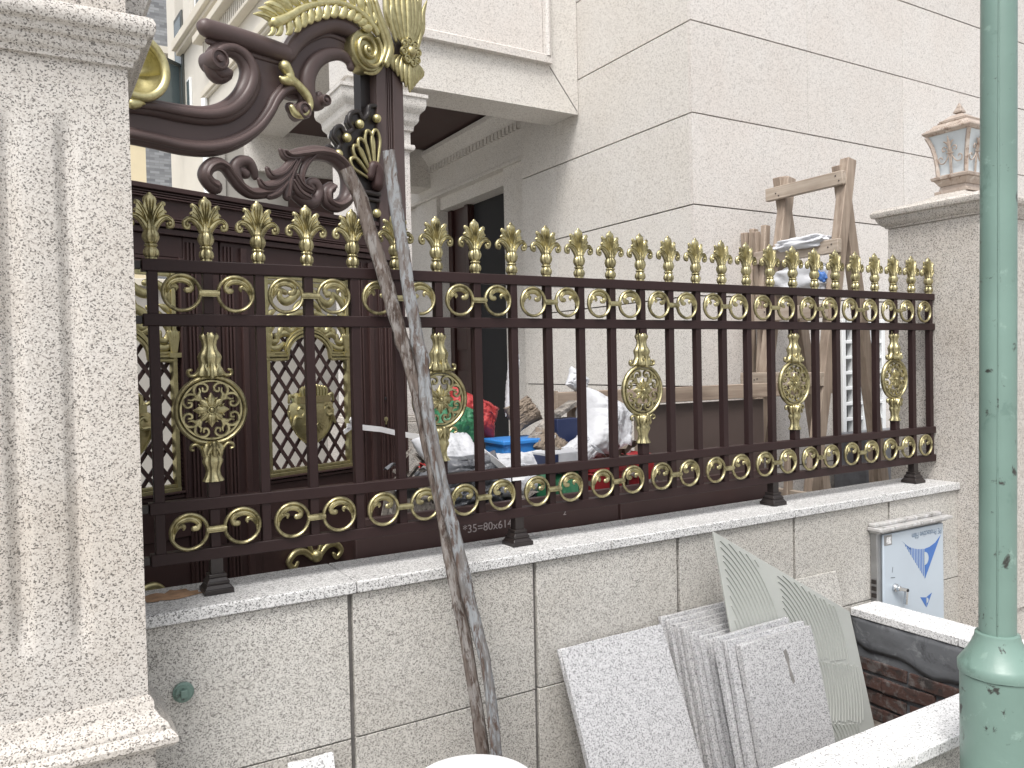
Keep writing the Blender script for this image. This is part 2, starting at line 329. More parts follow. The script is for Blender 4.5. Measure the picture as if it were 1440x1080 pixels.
T = {
 'top_roll': [(-0.882,2.909,0.0386), (-0.691,2.916,0.0421), (-0.496,2.916,0.0421)],
 'top_fillet': [(-0.865,2.864,0.0140), (-0.692,2.868,0.0140), (-0.490,2.875,0.0140)],
 'arch_roll': [(-0.489,2.915,0.0386), (-0.437,2.992,0.0421), (-0.357,3.066,0.0456), (-0.247,3.127,0.0456), (-0.137,3.135,0.0456), (-0.050,3.101,0.0421)],
 'arch_fillet': [(-0.483,2.874,0.0140), (-0.435,2.943,0.0140), (-0.363,3.014,0.0140), (-0.265,3.072,0.0140), (-0.165,3.080,0.0140), (-0.096,3.054,0.0140)],
 'hook': [(-1.203,2.529,0.0316), (-1.102,2.542,0.0351), (-0.988,2.548,0.0386), (-0.875,2.565,0.0421), (-0.778,2.610,0.0491), (-0.705,2.689,0.0526), (-0.675,2.773,0.0526), (-0.700,2.837,0.0456), (-0.759,2.861,0.0386), (-0.822,2.837,0.0351), (-0.852,2.783,0.0421), (-0.831,2.743,0.0456), (-0.786,2.755,0.0316)],
 'low_roll': [(-1.212,2.418,0.0386), (-1.107,2.419,0.0386), (-0.992,2.417,0.0386), (-0.870,2.436,0.0386), (-0.756,2.485,0.0351), (-0.658,2.558,0.0316), (-0.593,2.638,0.0316), (-0.547,2.716,0.0316), (-0.494,2.766,0.0316), (-0.433,2.775,0.0281), (-0.404,2.735,0.0316), (-0.436,2.680,0.0386), (-0.478,2.689,0.0316)],
 'c_scroll': [(-0.126,2.959,0.0211), (-0.138,2.989,0.0246), (-0.193,3.003,0.0316), (-0.268,2.978,0.0351), (-0.334,2.927,0.0386), (-0.376,2.859,0.0421), (-0.383,2.788,0.0421), (-0.357,2.740,0.0386), (-0.312,2.754,0.0316), (-0.319,2.784,0.0211)],
 'plate': [(-1.209,2.523), (-0.988,2.542), (-0.791,2.598), (-0.691,2.710), (-0.671,2.786), (-0.710,2.846), (-0.782,2.866), (-0.852,2.873), (-0.478,2.899), (-0.426,2.976), (-0.338,3.053), (-0.235,3.104), (-0.138,3.108), (-0.087,3.070), (-0.112,2.983), (-0.184,3.002), (-0.268,2.978), (-0.334,2.927), (-0.385,2.838), (-0.396,2.747), (-0.457,2.732), (-0.517,2.735), (-0.570,2.674), (-0.630,2.588), (-0.721,2.509), (-0.854,2.448), (-1.007,2.423), (-1.212,2.418)],
 'gold_s': [(-0.528,2.849,0.0246), (-0.507,2.824,0.0211), (-0.500,2.801,0.0211), (-0.456,2.782,0.0175), (-0.411,2.749,0.0175), (-0.397,2.708,0.0140), (-0.429,2.663,0.0140), (-0.475,2.656,0.0140), (-0.497,2.682,0.0105)],
 'gold_s_leaf': [(-0.482,2.794,0.0175), (-0.530,2.787,0.0175), (-0.551,2.794,0.0070)],
 'cup': [(-1.191,2.571,0.0316), (-1.128,2.589,0.0351), (-1.091,2.636,0.0351), (-1.084,2.686,0.0316), (-1.105,2.718,0.0211), (-1.129,2.727,0.0105)],
 'shell_bit': [(-1.209,2.523,0.0211), (-1.182,2.532,0.0175), (-1.160,2.534,0.0035)],
 'leaf_spine': [(-0.594,3.005,0.0246), (-0.521,3.052,0.0211), (-0.444,3.114,0.0175), (-0.358,3.164,0.0140), (-0.252,3.206,0.0140), (-0.143,3.216,0.0140), (-0.061,3.192,0.0175), (-0.004,3.149,0.0175)],
 'gold_band': [(-0.017,3.287,0.0175), (0.008,3.221,0.0246), (0.043,3.156,0.0316), (0.068,3.088,0.0281), (0.037,3.010,0.0211)],
 'vol': [(-0.057,3.052)],
 'flower': [(0.224,3.122)],
 's1_roll': [(-0.859,2.282,0.0316), (-0.884,2.295,0.0281), (-0.902,2.323,0.0281), (-0.885,2.357,0.0281), (-0.850,2.377,0.0281), (-0.812,2.370,0.0246), (-0.780,2.338,0.0246), (-0.742,2.303,0.0246), (-0.695,2.284,0.0246), (-0.633,2.294,0.0246), (-0.572,2.309,0.0211)],
 's1_curl': [(-0.742,2.306,0.0211), (-0.764,2.338,0.0246), (-0.769,2.377,0.0246), (-0.742,2.406,0.0246), (-0.705,2.409,0.0246), (-0.682,2.381,0.0211), (-0.672,2.353,0.0140)],
 's1_bulb': [(-0.757,2.348,0.0140), (-0.743,2.370,0.0175), (-0.717,2.357,0.0211)],
 'big_c': [(-0.529,2.488,0.0140), (-0.504,2.474,0.0211), (-0.435,2.493,0.0316), (-0.341,2.518,0.0351), (-0.251,2.515,0.0351), (-0.186,2.475,0.0351), (-0.162,2.412,0.0386), (-0.182,2.336,0.0351), (-0.242,2.295,0.0316), (-0.296,2.306,0.0281), (-0.302,2.347,0.0281), (-0.269,2.375,0.0281)],
 'c_in': [(-0.472,2.309,0.0211), (-0.411,2.290,0.0316), (-0.364,2.300,0.0281), (-0.339,2.345,0.0246), (-0.361,2.380,0.0246), (-0.393,2.371,0.0211), (-0.374,2.349,0.0175)],
 'acan1': [(-0.547,2.490,0.0105), (-0.526,2.464,0.0175), (-0.466,2.469,0.0246), (-0.388,2.508,0.0211)],
 'acan2': [(-0.619,2.398,0.0105), (-0.595,2.372,0.0211), (-0.536,2.397,0.0246), (-0.482,2.459,0.0211)],
 'acan3': [(-0.662,2.343,0.0105), (-0.635,2.320,0.0211), (-0.574,2.339,0.0246), (-0.514,2.392,0.0211), (-0.474,2.455,0.0175)],
 'acan4': [(-0.525,2.292,0.0211), (-0.516,2.342,0.0246), (-0.499,2.395,0.0211), (-0.459,2.464,0.0175)],
 'acan5': [(-0.619,2.278,0.0140), (-0.575,2.302,0.0211), (-0.530,2.352,0.0175)],
 'acan6': [(-0.440,2.354,0.0140), (-0.446,2.397,0.0175), (-0.421,2.452,0.0175), (-0.373,2.499,0.0140)],
 'acan7': [(-0.394,2.336,0.0140), (-0.448,2.353,0.0175), (-0.477,2.392,0.0140)],
 'acan8': [(-0.411,2.302,0.0175), (-0.464,2.319,0.0211), (-0.500,2.363,0.0175)],
 'fan_plate': [(0.031,2.816), (-0.016,2.805), (-0.026,2.762), (-0.063,2.733), (-0.084,2.762), (-0.133,2.744), (-0.148,2.701), (-0.127,2.672), (-0.171,2.643), (-0.196,2.670), (-0.230,2.650), (-0.240,2.615), (-0.207,2.582), (-0.234,2.545), (-0.266,2.564), (-0.296,2.539), (-0.235,2.512), (-0.169,2.471), (-0.128,2.404), (-0.057,2.402), (0.016,2.407)],
 'bead': [(0.015,2.750), (-0.095,2.699), (-0.176,2.618), (-0.230,2.532), (-0.002,2.291)],
 'fan_c': [(-0.001,2.438)],
 'fan': [(0.008,2.687), (-0.043,2.673), (-0.094,2.625), (-0.130,2.585), (-0.150,2.521)],
 'shell_r': [(-0.037,2.460,0.0211), (-0.017,2.515,0.0281), (0.010,2.485,0.0351), (0.008,2.426,0.0316)],
 'fan_bar': [(-0.080,2.385,0.0140), (0.025,2.387,0.0140)],
}
# ================================================================== THE SETTING
def sheet(name, x0, x1, y0, y1, z, mat, label=None):
    o = obj(name, MB().add([(x0,y0,z),(x1,y0,z),(x1,y1,z),(x0,y1,z)], [[0,1,2,3]]), mat, None, 0); o['kind'] = 'structure'; return o
sheet('pavement', -120, 120, -120, 120, 0.0, M['pave'])
o = obj('yard_floor', MB().box(-1.2, 9.0, .115, 26, .02, .35), M['pave']); o['kind'] = 'structure'
o = obj('soil', MB().box(.9, 2.69, -.90, -.13, .004, .03), M['soil']); o['kind'] = 'structure'
# ------------------------------------------------------------------ garden wall: core, facing slabs, coping stones
CAPZ = .932
gw = thing('garden_wall', 'low granite-faced garden wall with pale stone coping carrying the iron fence', 'wall', (1.7, 0, 0))
obj('wall_core', MB().box(-.07, 3.53, -.098, .115, .004, .895), M['mortar'], gw)
SEAMS = [-.07, .483, 1.113, 1.739, 2.370, 2.997, 3.53]
def slab_piece(name, x0, x1, y0, y1, z0, z1, mat, parent, bevel=.002):
    me = MB().box(-(x1-x0)/2, (x1-x0)/2, -(y1-y0)/2, (y1-y0)/2, -(z1-z0)/2, (z1-z0)/2).mesh(name, smooth=30); me.materials.append(mat)
    return inst(name, me, parent, ((x0+x1)/2, (y0+y1)/2, (z0+z1)/2), bevel=bevel)
for i in range(6):
    for z0, z1 in ((.006, .473), (.477, .893)):
        a = SEAMS[i] + (.0075 if i else 0); b = SEAMS[i+1] - (.0075 if i < 5 else 0); j = random.uniform(-.0015, .0015)
        slab_piece('facing_slab', a, b, -.115+j, -.099, z0, z1, M['g_wall'], gw)
CS = [-.07, .50, 1.42, 2.36, 3.01, 3.53]
for i in range(5):
    slab_piece('coping_stone', CS[i]+.0012, CS[i+1]-.0012, -.132, .132, .897, CAPZ + random.uniform(-.001, .0), M['g_cope'], gw, .004)
plug = obj('pipe_plug', MB().lathe([(.024,0),(.026,.004),(.026,.012),(.022,.014),(.02,.02)], 18, (0,0,0), F=lambda u,v,w: Vector((.027+u, -.115-v, .717+w))), M['green'], gw)
obj('plug_nub', MB().box(.018, .036, -.147, -.134, .708, .728), M['green'], plug, bevel=.002)
# rust stain on the coping beside the first post: thin uneven flake sheet
st = MB(); n = 26
st.add([(.022 + .074*math.cos(2*PI*k/n)*(1+.5*noise.noise(Vector((k*.9, 0, 0)))), .030 + .050*math.sin(2*PI*k/n)*(1+.9*noise.noise(Vector((k*.8, 3, 0)))), CAPZ+.0012) for k in range(n)], [list(range(n))])
obj('rust_stain', st, M['stain'], gw, 0)
# ------------------------------------------------------------------ left pillar (fluted granite)
PX0, PX1, PY0, PY1 = -.79, -.077, -.32, .40
lp = thing('gate_pillar', 'broad cream granite gate pillar with shallow flutes and moulded bands', 'pillar', (-.43, 0, 0))
def fluted(z0, z1, fz0, fz1, xs, hw, depth):
    """front face with concave vertical flutes that end in rounded stops, plus the other sides"""
    cols = sorted(set([PX0, PX1] + [x + hw*k/5 for x in xs for k in range(-5, 6)]))
    rows = sorted(set([z0, z1] + [fz0 + hw*k/3 for k in range(0, 13)] + [fz1 - hw*k/3 for k in range(0, 13)]))
    rows = [z for z in rows if z0 <= z <= z1]
    def dep(x, z):
        best = 0
        for c in xs:
            t = abs(x-c)/hw
            if t < 1:
                e = 1.0
                if z < fz0 + 4*hw: e = .5 - .5*math.cos(PI*max(0, min(1, (z-fz0)/(4*hw))))
                if z > fz1 - 4*hw: e = .5 - .5*math.cos(PI*max(0, min(1, (fz1-z)/(4*hw))))
                best = max(best, depth*.5*(1+math.cos(PI*t))*max(0, e))
        return best
    nc, nr = len(cols), len(rows)
    mb = MB().add([(x, PY0 + dep(x, z), z) for z in rows for x in cols], [[r*nc+c, r*nc+c+1, (r+1)*nc+c+1, (r+1)*nc+c] for r in range(nr-1) for c in range(nc-1)])
    b = [(PX0,PY0,z0),(PX1,PY0,z0),(PX1,PY1,z0),(PX0,PY1,z0),(PX0,PY0,z1),(PX1,PY0,z1),(PX1,PY1,z1),(PX0,PY1,z1)]
    return mb.add(b, [[0,3,2,1],[4,5,6,7],[1,2,6,5],[2,3,7,6],[3,0,4,7]])
FL = [-.66, -.546, -.432, -.318, -.206]
obj('shaft', fluted(.80, 2.232, .905, 2.14, FL, .028, .017), M['g_pillar'], lp, 30)
obj('base', MB().box(PX0-.05, PX1+.012, PY0-.012, PY1, .0, .69), M['g_pillar'], lp, 30, bevel=.004)
obj('base_moulding', MB().mould([(.012,.688),(.045,.690),(.055,.700),(.055,.712),(.045,.724),(.040,.728),(.040,.734),(.036,.742),(.020,.756),(.012,.770),(.010,.790),(.003,.801)], (PX0, PX1, PY0, PY1)), M['g_pillar'], lp, 35)
obj('band_moulding', MB().mould([(.002,2.230),(.010,2.232),(.012,2.244),(.020,2.250),(.024,2.262),(.024,2.270),(.034,2.276),(.038,2.286),(.038,2.292),(.050,2.298),(.055,2.308),(.055,2.322),(.050,2.334),(.040,2.340),(.004,2.346)], (PX0, PX1, PY0, PY1)), M['g_pillar'], lp, 35)
obj('neck', fluted(2.344, 2.70, 2.36, 2.69, [-.66+.075*k for k in range(8)], .030, .012), M['g_pillar'], lp, 30)
obj('side_corbel', MB().prism([(-.079,2.335),(-.052,2.348),(-.036,2.38),(-.012,2.45),(.03,2.56),(.06,2.70),(-.079,2.70)], FXZ(0), -.20, .30), M['g_pillar'], lp, 30)
# ------------------------------------------------------------------ right pillar with cap
RX0, RX1, RY0, RY1 = 3.53, 4.03, -.235, .235
rp = thing('lantern_pillar', 'square granite pillar with moulded cap under the lantern', 'pillar', (3.78, 0, 0))
obj('shaft', MB().box(RX0, RX1, RY0, RY1, 0, 2.20), M['g_pillar'], rp, 30, bevel=.006)
obj('front_band', MB().box(RX0+.06, RX1-.06, RY0-.014, RY0-.001, .3, 2.05), M['g_pillar'], rp, 30, bevel=.004)
obj('cap', MB().mould([(.002,2.199),(.008,2.20),(.010,2.208),(.020,2.214),(.034,2.232),(.040,2.245),(.042,2.252),(.055,2.256),(.060,2.268),(.060,2.280),(.052,2.290),(.030,2.300),(-.08,2.322),(-.155,2.350),(-.16,2.356)], (RX0, RX1, RY0, RY1)), M['g_pillar'], rp, 35)
lt = thing('lantern', 'copper-coloured square lantern with frosted panes and scrolls on the pillar cap', 'lantern', (3.78, 0, 2.356))
LC = (3.78, 0)
def lf_(a0, z0, a1, z1, mb): return mb.frus(LC, a0, a0, z0, a1, a1, z1)
lb = MB(); lf_(.085, 2.3565, .085, 2.372, lb); lf_(.070, 2.3725, .066, 2.395, lb); lf_(.066, 2.3955, .088, 2.428, lb); lf_(.096, 2.4285, .098, 2.444, lb); lf_(.090, 2.4445, .078, 2.452, lb)
obj('lantern_base', lb, M['copper'], lt, 30, bevel=.002)
prof = [(.072,2.4525),(.074,2.50),(.080,2.55),(.090,2.60),(.104,2.640),(.110,2.652)]
gl = MB(); m_ = len(prof)
gl.add([(LC[0]+sx*(a-.006), LC[1]+sy*(a-.006), z) for a, z in prof for sx, sy in ((-1,-1),(1,-1),(1,1),(-1,1))], [[i*4+k, i*4+(k+1) % 4, (i+1)*4+(k+1) % 4, (i+1)*4+k] for i in range(m_-1) for k in range(4)])
obj('frosted_panes', gl, M['glass_f'], lt, 50)
for sx in (-1, 1):
    for sy in (-1, 1):
        fr = MB()
        for (a, z), (a2, z2) in zip(prof[:-1], prof[1:]): fr.bar((LC[0]+sx*a, LC[1]+sy*a, z), (LC[0]+sx*a2, LC[1]+sy*a2, z2), .016, .016, (sx, -sy, 0))
        obj('corner_post', fr, M['copper'], lt, 50)
def lant_face(k):
    c, s_ = math.cos(k*PI/2), math.sin(k*PI/2)
    def F(u, v, w):
        a = .074
        for (a0, z0), (a1, z1) in zip(prof[:-1], prof[1:]):
            if z0 <= v <= z1: a = a0 + (a1-a0)*(v-z0)/(z1-z0)
        x, y = u, -(a + .004 + w); return Vector((LC[0] + x*c - y*s_, LC[1] + x*s_ + y*c, v))
    return F
for k in range(4):
    F = lant_face(k); gr = MB()
    gr.ptube([(-.004,2.454,.003),(-.004,2.55,.003)], F, 6, 1, 0, 2).ptube([(.004,2.454,.003),(.004,2.55,.003)], F, 6, 1, 0, 2)
    gr.ptube([(-.014,2.553,.004),(.014,2.553,.004)], F, 6, 1, .003, 2)
    for s_ in (-1, 1):
        gr.ptube([(s_*.006,2.552,.003),(s_*.016,2.528,.003),(s_*.034,2.508,.003),(s_*.055,2.512,.003),(s_*.058,2.532,.003),(s_*.046,2.540,.003),(s_*.040,2.530,.003)], F, 6, 1, .002, 4)
        gr.ptube([(s_*.006,2.554,.003),(s_*.012,2.575,.003),(s_*.026,2.586,.003),(s_*.036,2.578,.003),(s_*.034,2.566,.003),(s_*.025,2.568,.003)], F, 6, 1, .002, 4)
        gr.ptube([(0,2.585,.005),(s_*.012,2.604,.005),(s_*.026,2.612,.002)], F, 6, .8, .002, 3)
    gr.ptube([(0,2.56,.005),(0,2.60,.008),(0,2.635,.002)], F, 6, .8, .002, 3)
    obj('scroll_grille', gr, M['copper'], lt, 50)
rf = MB()
for a0, z0, a1, z1 in ((.112,2.6525,.124,2.664),(.125,2.6645,.125,2.674),(.122,2.6745,.100,2.688),(.100,2.6885,.084,2.708),(.070,2.7085,.074,2.716),(.074,2.7165,.056,2.730),(.056,2.7305,.030,2.752),(.012,2.7525,.012,2.762),(.022,2.7625,.022,2.768),(.021,2.7685,.012,2.79),(.012,2.7905,.002,2.815)): lf_(a0, z0, a1, z1, rf)
lr = obj('lantern_roof', rf, M['copper'], lt, 30, bevel=.0025)
gd = MB()
for k in range(4):
    c, s_ = math.cos(k*PI/2), math.sin(k*PI/2)
    for i in range(-9, 10):
        for a, z, st_ in ((.112, 2.681, .0115), (.066, 2.724, .0068)):
            u = i*st_; gd.ball((LC[0] + u*c + a*s_, LC[1] + u*s_ - a*c, z), .0042, 6)
obj('gadroon_beads', gd, M['copper'], lr, 50, kind='stuff')
# ------------------------------------------------------------------ the house
HX, HY = 3.09, 1.18
hs = thing('granite_house', 'tall pale granite-clad house with portico balcony and dark doorway', 'house', (5, 3, 0))
H = .536; Z0H = 3.535 - 6*H
obj('core', MB().box(HX+.03, HX+6.5, HY+.03, 3.09, .35, 6.2).box(HX+.30, HX+6.5, 3.08, 12.0, .35, 6.2), M['joint'], hs)
def panel(axis, a0, a1, z0, z1, off, mat):
    j = random.uniform(-.0012, .0012)
    if axis == 'x': return slab_piece('wall_panel', a0, a1, HY+j, HY+.028, z0, z1, mat, hs, .0008)
    return slab_piece('wall_panel', off+j, off+.028, a0, a1, z0, z1, mat, hs, .0008)
for k in range(0, 11):
    z0, z1 = Z0H + (k)*H - H + .004, Z0H + k*H - .004
    if z1 < .4: continue
    z0 = max(z0, .352)
    for i in range(6):
        panel('x', HX + 1.02*i + (.0 if i == 0 else .0014), HX + 1.02*(i+1) - .0014, z0, z1, 0, M['g_house2'])
    for a0, a1 in ((HY+.0285, 2.60), (2.6025, 3.078)):
        panel('y', a0, a1, z0, z1, HX, M['g_house'])
# portico side: pilaster strip, door surround, entablature with dentils (all on the left face, set back)
RX = HX + .10
obj('door_jamb', MB().box(RX, RX+.2, 3.082, 3.53, .35, 3.22), M['g_house'], hs, 30, bevel=.004)
obj('door_jamb', MB().box(RX, RX+.2, 4.82, 5.30, .35, 3.22), M['g_house'], hs, 30, bevel=.004)
obj('door_lintel', MB().box(RX+.04, RX+.25, 3.531, 4.819, 3.07, 3.22), M['g_house'], hs, 30, bevel=.003)
ent = obj('entablature', MB().prism([(0,3.222),(.0,3.46),(-.02,3.47),(-.02,3.50),(-.05,3.56),(-.09,3.60),(-.09,3.64),(.02,3.66),(.2,3.66),(.2,3.222)], lambda u, v, w: Vector((RX-.02+u, w, v)), 3.084, 12.0), M['g_house'], hs, 25)
den = MB().box(-.014, .014, -.022, .022, -.028, .028).mesh('dentil', smooth=0); den.materials.append(M['g_house'])
for k in range(46): inst('dentil', den, ent, (RX-.036, 3.12+.062*k, 3.468), )
obj('architrave', MB().box(RX-.035, RX+.1, 3.084, 12, 3.19, 3.221), M['g_house'], hs, 30, bevel=.004)
obj('side_wall', MB().box(RX+.02, RX+.3, 5.301, 12, .35, 3.189), M['g_house'], hs, 30)
obj('upper_side_wall', MB().box(RX+.02, RX+.3, 3.084, 12, 3.661, 4.6), M['g_house'], hs, 30)
dr = obj('door', MB().box(RX+.15, RX+.19, 4.40, 4.818, .35, 3.068), M['door'], hs, bevel=.004)
obj('door_stile', MB().box(RX+.12, RX+.149, 4.40, 4.47, .35, 3.066).box(RX+.12, RX+.149, 4.74, 4.817, .35, 3.066).box(RX+.135, RX+.149, 4.50, 4.71, .6, 1.5).box(RX+.135, RX+.149, 4.50, 4.71, 1.7, 2.8), M['door'], dr, bevel=.003)
obj('dark_interior', MB().box(RX+.192, RX+.199, 3.531, 4.399, .352, 3.069), M['dark_in'], hs)  # near-black panel; the unlit room behind the doorway is painted in
# balcony over the porch
BY = 2.30; BZ = 3.30; BX0 = 1.40
bal = obj('balcony', MB().box(BX0, HX-.002, BY, BY+.34, BZ, 3.98), M['g_house'], hs, 30, bevel=.004)
obj('balcony_panel', MB().box(BX0+.12, HX-.30, BY-.012, BY-.001, 3.63, 6.1), M['g_house2'], bal, 30)
obj('balcony_wall', MB().box(BX0+.001, HX-.003, BY+.004, BY+.30, 3.981, 6.2), M['g_house'], bal, 30)
def roll(a, b, r): return MB().bar(a, b, .05, .045).tube([a, b], .024, 10).tube([Vector(a)+Vector((0,-.005,.03)), Vector(b)+Vector((0,-.005,.03))], .012, 8)
obj('moulding', roll((BX0+.10, BY-.02, 3.615), (HX-.245, BY-.02, 3.615), .02), M['g_house2'], bal, 50)
obj('moulding', MB().bar((HX-.272, BY-.02, 3.64), (HX-.272, BY-.02, 6.1), .05, .04, (0,1,0)).tube([(HX-.272, BY-.035, 3.64), (HX-.272, BY-.035, 6.1)], .02, 10), M['g_house2'], bal, 50)
obj('drip_edge', MB().box(BX0-.004, HX-.012, BY-.006, BY+.02, BZ-.012, BZ-.001), M['g_house'], bal, 30)
obj('mitre_joint', MB().prism([(HX-.245,3.588),(HX-.239,3.590),(HX-.010,3.312),(HX-.016,3.310)], FXZ(BY), -.0015, -.0005), M['joint'], bal, 0)
obj('porch_beam', MB().box(BX0, BX0+.34, BY+.341, 4.9, 3.62, 3.98).box(BX0, HX+.1, 4.9, 5.2, BZ, 3.98), M['g_house'], hs, 30)
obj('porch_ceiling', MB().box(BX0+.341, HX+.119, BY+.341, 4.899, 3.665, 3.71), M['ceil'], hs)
# column
CX0, CX1, CY0, CY1 = 1.42, 1.80, 2.32, 2.68
cl = obj('column', MB().box(CX0, CX1, CY0, CY1, 1.24, 2.99), M['g_house2'], hs, 30, bevel=.006)
obj('plinth', MB().box(CX0-.06, CX1+.06, CY0-.06, CY1+.06, .35, 1.20).box(CX0-.03, CX1+.03, CY0-.03, CY1+.03, 1.201, 1.239), M['g_pillar'], cl, 30, bevel=.006)
obj('capital', MB().mould([(.0,2.89),(.022,2.895),(.026,2.91),(.022,2.925),(.004,2.93),(.004,3.01),(.018,3.012),(.022,3.04),(.04,3.06),(.046,3.075),(.046,3.09),(.05,3.11),(.075,3.135),(.082,3.16),(.082,3.20),(.092,3.204),(.092,3.225),(0,3.226)], (CX0, CX1, CY0, CY1)), M['g_house'], cl, 30)
obj('column_block', MB().box(CX0-.005, CX1+.005, CY0-.005, CY1, 3.227, 3.299), M['g_house'], cl, 30)
# porch back wall seen between the gate scrolls; its shade is put into the grey
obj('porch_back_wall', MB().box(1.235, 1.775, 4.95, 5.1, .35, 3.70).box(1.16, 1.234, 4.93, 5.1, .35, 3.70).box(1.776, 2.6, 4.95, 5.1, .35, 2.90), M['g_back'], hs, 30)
obj('dark_ceiling_panel', MB().box(1.776, 2.40, 4.96, 5.0, 2.901, 3.75), M['ceil'], hs, 30)  # added dark panel standing in for the shaded porch ceiling glimpsed here
# ------------------------------------------------------------------ buildings far behind, upper left
cb = thing('cream_building', 'cream neighbouring building with dentil cornice and open casement windows', 'building', (2.1, 11, 0))
a35 = math.radians(3.5); FD = Vector((-math.sin(a35), math.cos(a35), 0)); FN = Vector((-math.cos(a35), -math.sin(a35), 0)); FO = Vector((2.06, 10.64, 0))
def FB(u, v, w): return FO + FD*u + FN*w + Vector((0, 0, v))        # u away from the camera, w out of the wall
obj('wall', MB().fbox(FB, -4.6, 1.9, .35, 6.72, -.35, 0).fbox(FB, -4.6, .30, 6.721, 9.5, -.35, -.12).fbox(FB, .31, .75, 6.721, 9.5, -.35, -.001).fbox(FB, 1.3, 1.9, 6.721, 9.5, -.35, 0).fbox(FB, .751, 1.29, 8.6, 9.5, -.35, 0), M['cream'], cb, 30)
obj('ledge', MB().fbox(FB, -4.6, .9, 6.66, 6.80, .002, .16).fbox(FB, -4.6, .9, 6.60, 6.659, .002, .10).fbox(FB, -4.6, .9, 6.801, 6.83, .002, .11), M['cream2'], cb, 30, bevel=.01)
cor = obj('cornice', MB().fbox(FB, -4.6, -.6, 6.26, 6.36, .002, .20).fbox(FB, -4.6, -.6, 5.98, 6.03, .002, .12).fbox(FB, -4.6, -.6, 6.361, 6.40, .002, .15), M['cream2'], cb, 30, bevel=.008)
dm = MB()
for k in range(44): dm.fbox(FB, -4.55+.088*k, -4.51+.088*k, 6.035, 6.255, .003, .09)
obj('dentils', dm, M['cream'], cor, 0, kind='stuff')
obj('string_course', MB().fbox(FB, -4.6, -.45, 5.55, 5.64, .002, .07).fbox(FB, -4.6, -.45, 5.51, 5.549, .002, .04), M['cream2'], cb, 30, bevel=.006)
wi = obj('window', MB().fbox(FB, .755, 1.285, 5.3, 7.3, .002, .03), M['wind'], cb, bevel=.005)
obj('pane', MB().fbox(FB, .82, 1.22, 5.36, 7.22, .031, .036), M['win'], wi)
w2 = obj('window', MB().fbox(FB, -.9, .295, 6.84, 8.8, -.115, -.06), M['winf'], cb, bevel=.005)
obj('pane', MB().fbox(FB, -.78, .16, 6.95, 8.7, -.059, -.053), M['win'], w2)
w3 = obj('casement', MB().bar(FB(.9, 5.2, .03), FB(.9, 6.45, .03), .05, .05).bar(FB(.9, 6.45, .03), FB(.55, 6.45, .52), .05, .05).bar(FB(.55, 5.2, .52), FB(.55, 6.45, .52), .05, .05), M['wind'], cb)
obj('pane', MB().prism([(0,5.2),(1,5.2),(1,6.42),(0,6.42)], lambda u, v, w: FB(.9-.35*u, v, .03+.49*u+w), -.004, .004), M['win'], w3, 0)
w4 = obj('window', MB().fbox(FB, .30, .50, 5.25, 6.10, .002, .04), M['winf'], cb, bevel=.005)
obj('pane', MB().fbox(FB, .33, .47, 5.28, 6.06, .041, .046), M['win'], w4)
obj('downpipe', MB().tube([FB(-.62, .4, .06), FB(-.62, 5.5, .06)], .045, 8), M['winf'], cb)
bk = thing('grey_brick_building', 'distant building clad in grey brick courses behind the cream one', 'building', (2, 22, 0))
def brickmat():
    m, nt, b = mk('grey_brick_cladding'); co = coords(nt, False)
    mp = nd(nt, 'ShaderNodeMapping'); mp.inputs['Rotation'].default_value = (math.radians(90), 0, 0); nt.links.new(co, mp.inputs[0])
    t = nd(nt, 'ShaderNodeTexBrick', Scale=1.0); t.inputs['Brick Width'].default_value = .24; t.inputs['Row Height'].default_value = .072; t.inputs['Mortar Size'].default_value = .004
    t.inputs['Color1'].default_value = (.30,.31,.32,1); t.inputs['Color2'].default_value = (.15,.155,.165,1); t.inputs['Mortar'].default_value = (.18,.18,.18,1); t.inputs['Bias'].default_value = 0.0
    nt.links.new(mp.outputs[0], t.inputs['Vector']); nt.links.new(t.outputs['Color'], b.inputs['Base Color']); b.inputs['Roughness'].default_value = .8; return m
M['gbrick'] = brickmat()
obj('wall', MB().box(.6, 6.0, 21.3, 26, 0, 9.0).box(.6, 6.0, 21.32, 26, 10.3, 18), M['gbrick'], bk, 0)
obj('ledge', MB().box(.6, 6.0, 21.1, 26, 10.12, 10.299).box(.6, 6, 21.25, 26, 9.001, 9.08), M['cream2'], bk, 0)
obj('window_band', MB().box(.6, 6.0, 21.5, 26, 9.081, 10.119), M['wind'], bk, 0)
YWX = 1.80
yw = thing('yellow_building', 'pale yellow rendered building corner glimpsed under the gate scroll', 'building', (1.2, 15, 0))
obj('wall', MB().box(-2.0, YWX, 14.6, 17, .35, 6.0), M['yellow'], yw, 0)
obj('parapet', MB().box(-2.05, YWX+.02, 14.55, 17.05, 6.001, 6.1), M['cream2'], yw, 0)
# ================================================================== THE IRON FENCE
fe = thing('iron_fence', 'dark brown iron fence with gilt finials, ring pairs and medallions on the garden wall', 'fence', (1.75, 0, CAPZ))
S = .14; R1, R2, R3, R4 = 1.845, 1.700, 1.196, 1.058; RH = .033
for zt in (R1, R2, R3, R4):
    r = obj('rail', MB().box(-.026, 3.526, -.017, .017, zt-RH, zt), M['brown'], fe, 30, bevel=.0025)
    obj('bracket', MB().box(-.076, -.027, -.012, .012, zt-RH+.006, zt-.006), M['iron'], r, 30, bevel=.002)
MED = (1, 6, 12, 18, 23); BASE = (1, 8, 17, 24); MZ = 1.437
bw = .013
def barmesh(z0, z1, w=bw):
    me = MB().box(-w, w, -w, w, z0, z1).mesh('bar', smooth=30); me.materials.append(M['brown']); return me
bm_full = [(R2, R1-RH), (R3, R2-RH), (R4, R3-RH)]
seg = {}
for zz in bm_full: seg[zz] = barmesh(zz[0]-.001 if False else zz[0], zz[1])
